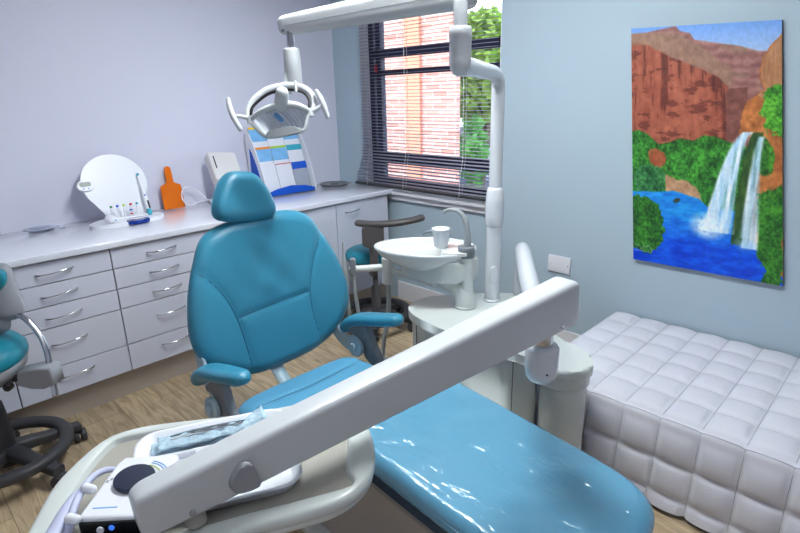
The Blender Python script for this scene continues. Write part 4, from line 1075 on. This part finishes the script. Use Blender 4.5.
# hoses on the left of the module
obj('instrument_hose', tube([TP(.0, .125, .868), TP(-.016, .142, .885), TP(-.033, .157, .889), TP(-.044, .184, .890), TP(-.050, .213, .888), TP(-.054, .245, .882), TP(-.056, .275, .87)], [.004, .0055, .006, .006, .0065, .0065, .006], 14, 6), 'lavhose', t)
obj('instrument_hose', tube([TP(-.057, .165, .868), TP(-.063, .19, .872), TP(-.070, .225, .868), TP(-.082, .265, .86), TP(-.10, .32, .855), TP(-.115, .37, .80), TP(-.10, .37, .70)], [.006, .010, .014, .015, .015, .015, .014], 14, 6), 'lavhose', t)
for (u, v, z) in ((-.040, .196, .893), (-.052, .262, .890)): obj('hose_joint', tube([TP(u, v, z+.002), TP(u+.012, v+.006, z)], [.0085, .0075], 14), 'whitepl', t)
# white instrument tray and the pouches in it
it = thing('instrument_tray', 'white rectangular instrument tray lying on the beige tray mat', 'tray', tuple(TP(.18, .16, .839)))
def tr(w_, h_, r, z): return [tm @ Vector((p[0]+.169, p[1]+.140, z)) for p in rrect(w_, h_+.034, r, 7)]
secs = [tr(.27, .20, .03, .8390), tr(.28, .21, .035, .8395), tr(.296, .226, .04, .8585), tr(.306, .236, .044, .8600), tr(.306, .236, .044, .8615), tr(.292, .222, .038, .8612), tr(.274, .204, .030, .8440), tr(.266, .196, .028, .8425)]
obj('dish', sweep_section(None, secs), 'whitepl', it)
obj('divider', box(.04, .30, .085, .095, .8425, .856, .003, 3, tm), 'whitepl', it)
obj('divider_block', box(.13, .19, .095, .110, .8425, .858, .004, 3, tm), 'whitepl', it)
def pouch(u0, u1, v0, v1, label, seed, z0):
    p_ = thing('instrument_pouch', label, 'sterile pouch', tuple(TP((u0+u1)/2, (v0+v1)/2, z0)), 'sealed instrument pouches in the white tray')
    rnd = random.Random(seed); nu, nv = 46, 12; top_, bot = [], []
    d_ = Vector((u1-u0, v1-v0)); L_ = d_.length; d_ = d_/L_; nrm = Vector((-d_.y, d_.x)); W_ = .046
    for i in range(nu+1):
        for j in range(nv+1):
            a = i/nu; b_ = j/nv-.5
            q = Vector((u0, v0))+d_*(a*L_)+nrm*(b_*W_*(1+.10*math.sin(9*a+seed)+.06*math.sin(31*a)))
            h = .0075*math.cos(PI*b_)**1.0*min(1, 8*a, 8*(1-a))+.0018*math.sin(41*a+7*b_+seed)+.0016*math.sin(23*b_-33*a)
            lift = .022*max(0, (a-.82)/.18)**1.5
            top_.append(TP(q.x, q.y, z0+.002+max(0, h)+lift+.0012)); bot.append(TP(q.x, q.y, z0+.0006+lift))
    fs = []; w2 = nv+1
    for i in range(nu):
        for j in range(nv): fs.append([i*w2+j, i*w2+j+1, (i+1)*w2+j+1, (i+1)*w2+j])
    n0 = len(top_); fb = [[k+n0 for k in f[::-1]] for f in fs]
    ed = []
    for i in range(nu): ed += [[i*w2, (i+1)*w2, (i+1)*w2+n0, i*w2+n0], [i*w2+nv, (i+1)*w2+nv, (i+1)*w2+nv+n0, i*w2+nv+n0]]
    for j in range(nv): ed += [[j, j+1, j+1+n0, j+n0], [nu*w2+j, nu*w2+j+1, nu*w2+j+1+n0, nu*w2+j+n0]]
    obj('film', Geo().add(top_+bot, fs+fb+ed), 'pouch', p_)
    a0 = Vector((u0, v0))+d_*(L_*.12); a1 = Vector((u0, v0))+d_*(L_*.86)
    for off in (-.007, .006):
        q0 = a0+nrm*off; q1 = a1+nrm*(off*.6)
        obj('instrument', tube([TP(q0.x, q0.y, z0+.010), TP(*(q0.lerp(q1, .3)), z0+.0115), TP(*(q0.lerp(q1, .7)), z0+.0115), TP(q1.x, q1.y, z0+.010)], [.0012, .0032, .0028, .001], 10, 5), 'chrome' if off > 0 else 'grayplastic', p_)
    return p_
pouch(.045, .275, .058, .040, 'clear blue sealed pouch with metal instruments at the rear of the white tray', 2, .846)
pouch(.060, .270, .062, .052, 'second clear blue pouch lying half over the front edge of the rear pouch', 5, .8625)

# ------------------------------------------------------------------ stools
def caster(parent, x, y, a):
    c = obj('caster', Geo().join(lathe(rprof(.030, -.028, -.003, .008), (x, y, .031), (math.cos(a), math.sin(a), 0), 22)).join(lathe(rprof(.030, .003, .028, .008), (x, y, .031), (math.cos(a), math.sin(a), 0), 22)), 'darkplastic', parent)
    obj('caster_hood', lathe([(0, 0), (.018, 0), (.016, .02), (0, .022)], (x, y, .044), n=18), 'darkplastic', c)
def star_base(parent, x, y, R_, rr, a0, mt):
    for k in range(5):
        a = a0+2*PI*k/5; d_ = Vector((math.cos(a), math.sin(a), 0)); s_ = Vector((-d_.y, d_.x, 0)); c0 = Vector((x, y, 0))
        secs = []
        for (r, z, w_, h_) in ((.03, .118, .036, .030), (.10, .110, .031, .026), (R_*.55, .098, .028, .022), (R_*.86, .086, .027, .020), (R_+.008, .080, .026, .018)):
            secs.append([c0+d_*r+s_*p[0]+Vector((0, 0, z+p[1])) for p in rrect(w_*2, h_*2, min(w_, h_)*.6, 4)])
        obj('leg', sweep_section(None, secs), mt, parent)
        caster(parent, x+(R_)*d_.x, y+(R_)*d_.y, a+1.9+k)
    if rr:
        P = [Vector((x+rr*math.cos(2*PI*k/56), y+rr*math.sin(2*PI*k/56), .112)) for k in range(57)]
        secs = []
        for k, p in enumerate(P):
            d_ = Vector((math.cos(2*PI*k/56), math.sin(2*PI*k/56), 0))
            secs.append([p+d_*q[0]+Vector((0, 0, q[1])) for q in rrect(.056, .046, .020, 4)])
        obj('foot_ring', sweep_section(None, secs), mt, parent)
# left foreground stool
sx, sy_ = .888, -2.62
t = thing('operator_stool', 'grey stool with teal padded seat and backrest at the left edge of the view', 'stool', (sx, sy_, 0))
star_base(t, sx, sy_, .282, .222, math.radians(26), 'darkplastic')
obj('column', lathe([(0, .06), (.042, .06), (.045, .13), (.038, .16), (.034, .30), (.03, .345), (.0, .345)], (sx, sy_, 0), n=28), 'darkplastic', t)
obj('gas_lift', lathe(rprof(.018, .34, .455, .003), (sx-.01, sy_, 0), n=20), 'black', t)
sc_ = Vector((.672, -2.615, 0))
obj('seat_shell', lathe([(0, .372), (.10, .374), (.155, .390), (.188, .43), (.197, .465), (.190, .475), (0, .475)], (sc_.x, sc_.y, 0), (.05, -.02, 1), n=48), 'shell', t)
obj('seat_pad', lathe([(0, .462), (.192, .464), (.202, .480), (.200, .505), (.180, .532), (.14, .548), (.07, .550), (0, .545)], (sc_.x, sc_.y, 0), (.05, -.02, 1), n=48), 'teal_stool', t)
e1 = Vector((.712, .702, 0)); nb = Vector((-.66, .66, .35)).normalized()
bmx = Matrix((e1, nb.cross(e1), nb)).transposed().to_4x4()
bmx2 = bmx.copy(); bmx2.translation = Vector((.690, -2.500, .705))
supo = [(.205*math.copysign(abs(math.cos(a))**.8, math.cos(a)), .125*math.copysign(abs(math.sin(a))**.75, math.sin(a))) for a in [2*PI*k/48 for k in range(48)]]
# shell faces the room, pad faces the other way
bsx = Matrix((e1, Vector((-.10, .12, 1)).normalized(), e1.cross(Vector((-.10, .12, 1)).normalized()))).transposed().to_4x4()
bsx.translation = Vector((.640, -2.548, .702))
sh = [(.158, .128), (.174, .06), (.196, -.02), (.188, -.062), (.158, -.082), (.135, -.088), (.12, -.128), (.05, -.150), (-.07, -.150), (-.135, -.10), (-.135, .1), (-.07, .15), (.05, .155), (.13, .150)]
sh = [(p.x, p.y) for p in spline(sh, 5, True)]
obj('back_shell', pillow(sh, .045, bsx, rings=20, edge=.35, dome=.2, thb=.02, c=(0, 0)), 'shell', t)
pdx = bsx.copy(); pdx.translation = Vector((.655, -2.545, .79))+Vector((.02, -.02, .0))
pd = [(.148, .045), (.158, .02), (.150, -.01), (.11, -.045), (.05, -.075), (-.04, -.085), (-.11, -.06), (-.125, 0), (-.105, .05), (0, .058), (.10, .058)]
pd = [(p.x, p.y) for p in spline(pd, 5, True)]
obj('back_pad', pillow(pd, .040, pdx, rings=20, edge=.4, dome=.2, thb=.05, c=(0, 0)), 'teal_stool', t)
bar = obj('support_bar', tube([(.772, -2.446, .645), (.815, -2.425, .63), (.858, -2.401, .572), (.893, -2.395, .51), (.914, -2.400, .446), (.935, -2.405, .38), (.953, -2.411, .33)], .0115, 16, 6), 'chrome', t)
bkm = Matrix((e1, Vector((-.70, .71, 0)), Vector((0, 0, 1)))).transposed().to_4x4(); bkm.translation = Vector((.885, -2.448, .415))
bp_ = [(-.075, -.030), (-.06, .03), (.02, .045), (.075, .045), (.08, -.03), (.03, -.05), (-.02, -.048)]
obj('bracket', prism(bp_, -.035, .035, .008, 3, Matrix((e1, Vector((0, 0, 1)), e1.cross(Vector((0, 0, 1))))).transposed().to_4x4() if False else (lambda m_: (setattr(m_, 'translation', Vector((.892, -2.440, .412))), m_)[1])(Matrix((e1, Vector((0, 0, 1)), e1.cross(Vector((0, 0, 1))))).transposed().to_4x4())), 'shell', t)
obj('bracket_link', tube([(.75, -2.57, .385), (.80, -2.52, .395), (.85, -2.475, .405)], .018, 14, 3), 'darkplastic', t)
obj('lock_knob', lathe(rprof(.016, 0, .03, .005), (.842, -2.53, .385), (.7, -.7, 0), 20), 'black', t)
obj('bracket_screw', lathe(rprof(.007, 0, .003, .001), (.935, -2.437, .425), (.7, -.7, 0), 14), 'hose', t)

for ch in t.children:
    if ch.name.split('.')[0] in ('seat_shell', 'seat_pad', 'back_shell', 'back_pad', 'support_bar', 'bracket', 'bracket_link', 'lock_knob', 'bracket_screw'): ch.location += Vector((.166, -.028, .068))
# second stool behind the spittoon
sx, sy_ = .935, -.50
t = thing('assistant_stool', 'dark grey stool with teal seat and curved arm bar behind the spittoon bowl', 'stool', (sx, sy_, 0))
star_base(t, sx, sy_, .255, .215, math.radians(24), 'darkplastic')
obj('column', lathe([(0, .06), (.04, .06), (.043, .12), (.034, .15), (.030, .30), (.018, .305), (.018, .455), (0, .455)], (sx, sy_, 0), n=26), 'browngray', t)
obj('seat_frame', box(sx-.09, sx+.09, sy_-.09, sy_+.09, .448, .470, .008, 3), 'black', t)
obj('seat_pad', lathe([(0, .470), (.155, .471), (.172, .482), (.178, .505), (.170, .532), (.14, .550), (.07, .555), (0, .553)], (sx-.055, sy_+.02, 0), n=44), 'teal_stool', t)
obj('back_post', tube([(sx+.0, sy_-.01, .44), (sx+.08, sy_-.10, .435), (sx+.12, sy_-.115, .47), (sx+.12, sy_-.115, .56), (sx+.12, sy_-.115, .66)], [.02, .022, .026, .028, .028], 14, 5), 'browngray', t)
fm = Matrix((e1, Vector((0, 0, 1)), e1.cross(Vector((0, 0, 1))))).transposed().to_4x4(); fm.translation = Vector((1.055, -.615, .69))
obj('bar_block', prism(rrect(.135, .135, .022, 5), -.035, .035, .012, 3, fm), 'browngray', t)
ab = spline([Vector(p) for p in ((.955, -.66, .768), (1.01, -.648, .768), (1.08, -.61, .768), (1.18, -.53, .775), (1.24, -.44, .787), (1.262, -.37, .797))], 6); secs = []
for i, p in enumerate(ab):
    tt_ = (ab[min(i+1, len(ab)-1)]-ab[max(i-1, 0)]).normalized(); sd = Vector((-tt_.y, tt_.x, 0)).normalized()
    f = i/(len(ab)-1); k = max(.15, math.sqrt(max(0, 1-max(0, (f-.93)/.07)**2))*math.sqrt(max(0, 1-max(0, (.05-f)/.05)**2)))
    secs.append([p+sd*.030*k*math.cos(a)+Vector((0, 0, .021*k*math.sin(a))) for a in [2*PI*q/16 for q in range(16)]])
obj('arm_bar', sweep_section(None, secs), 'browngray', t)

sc.view_settings.view_transform = 'Standard'; sc.view_settings.look = 'None'; sc.view_settings.gamma = 1; sc.view_settings.use_curve_mapping = False
sc.view_settings.exposure = 0.14
sc.cycles.use_denoising = True
sc.cycles.max_bounces = 8
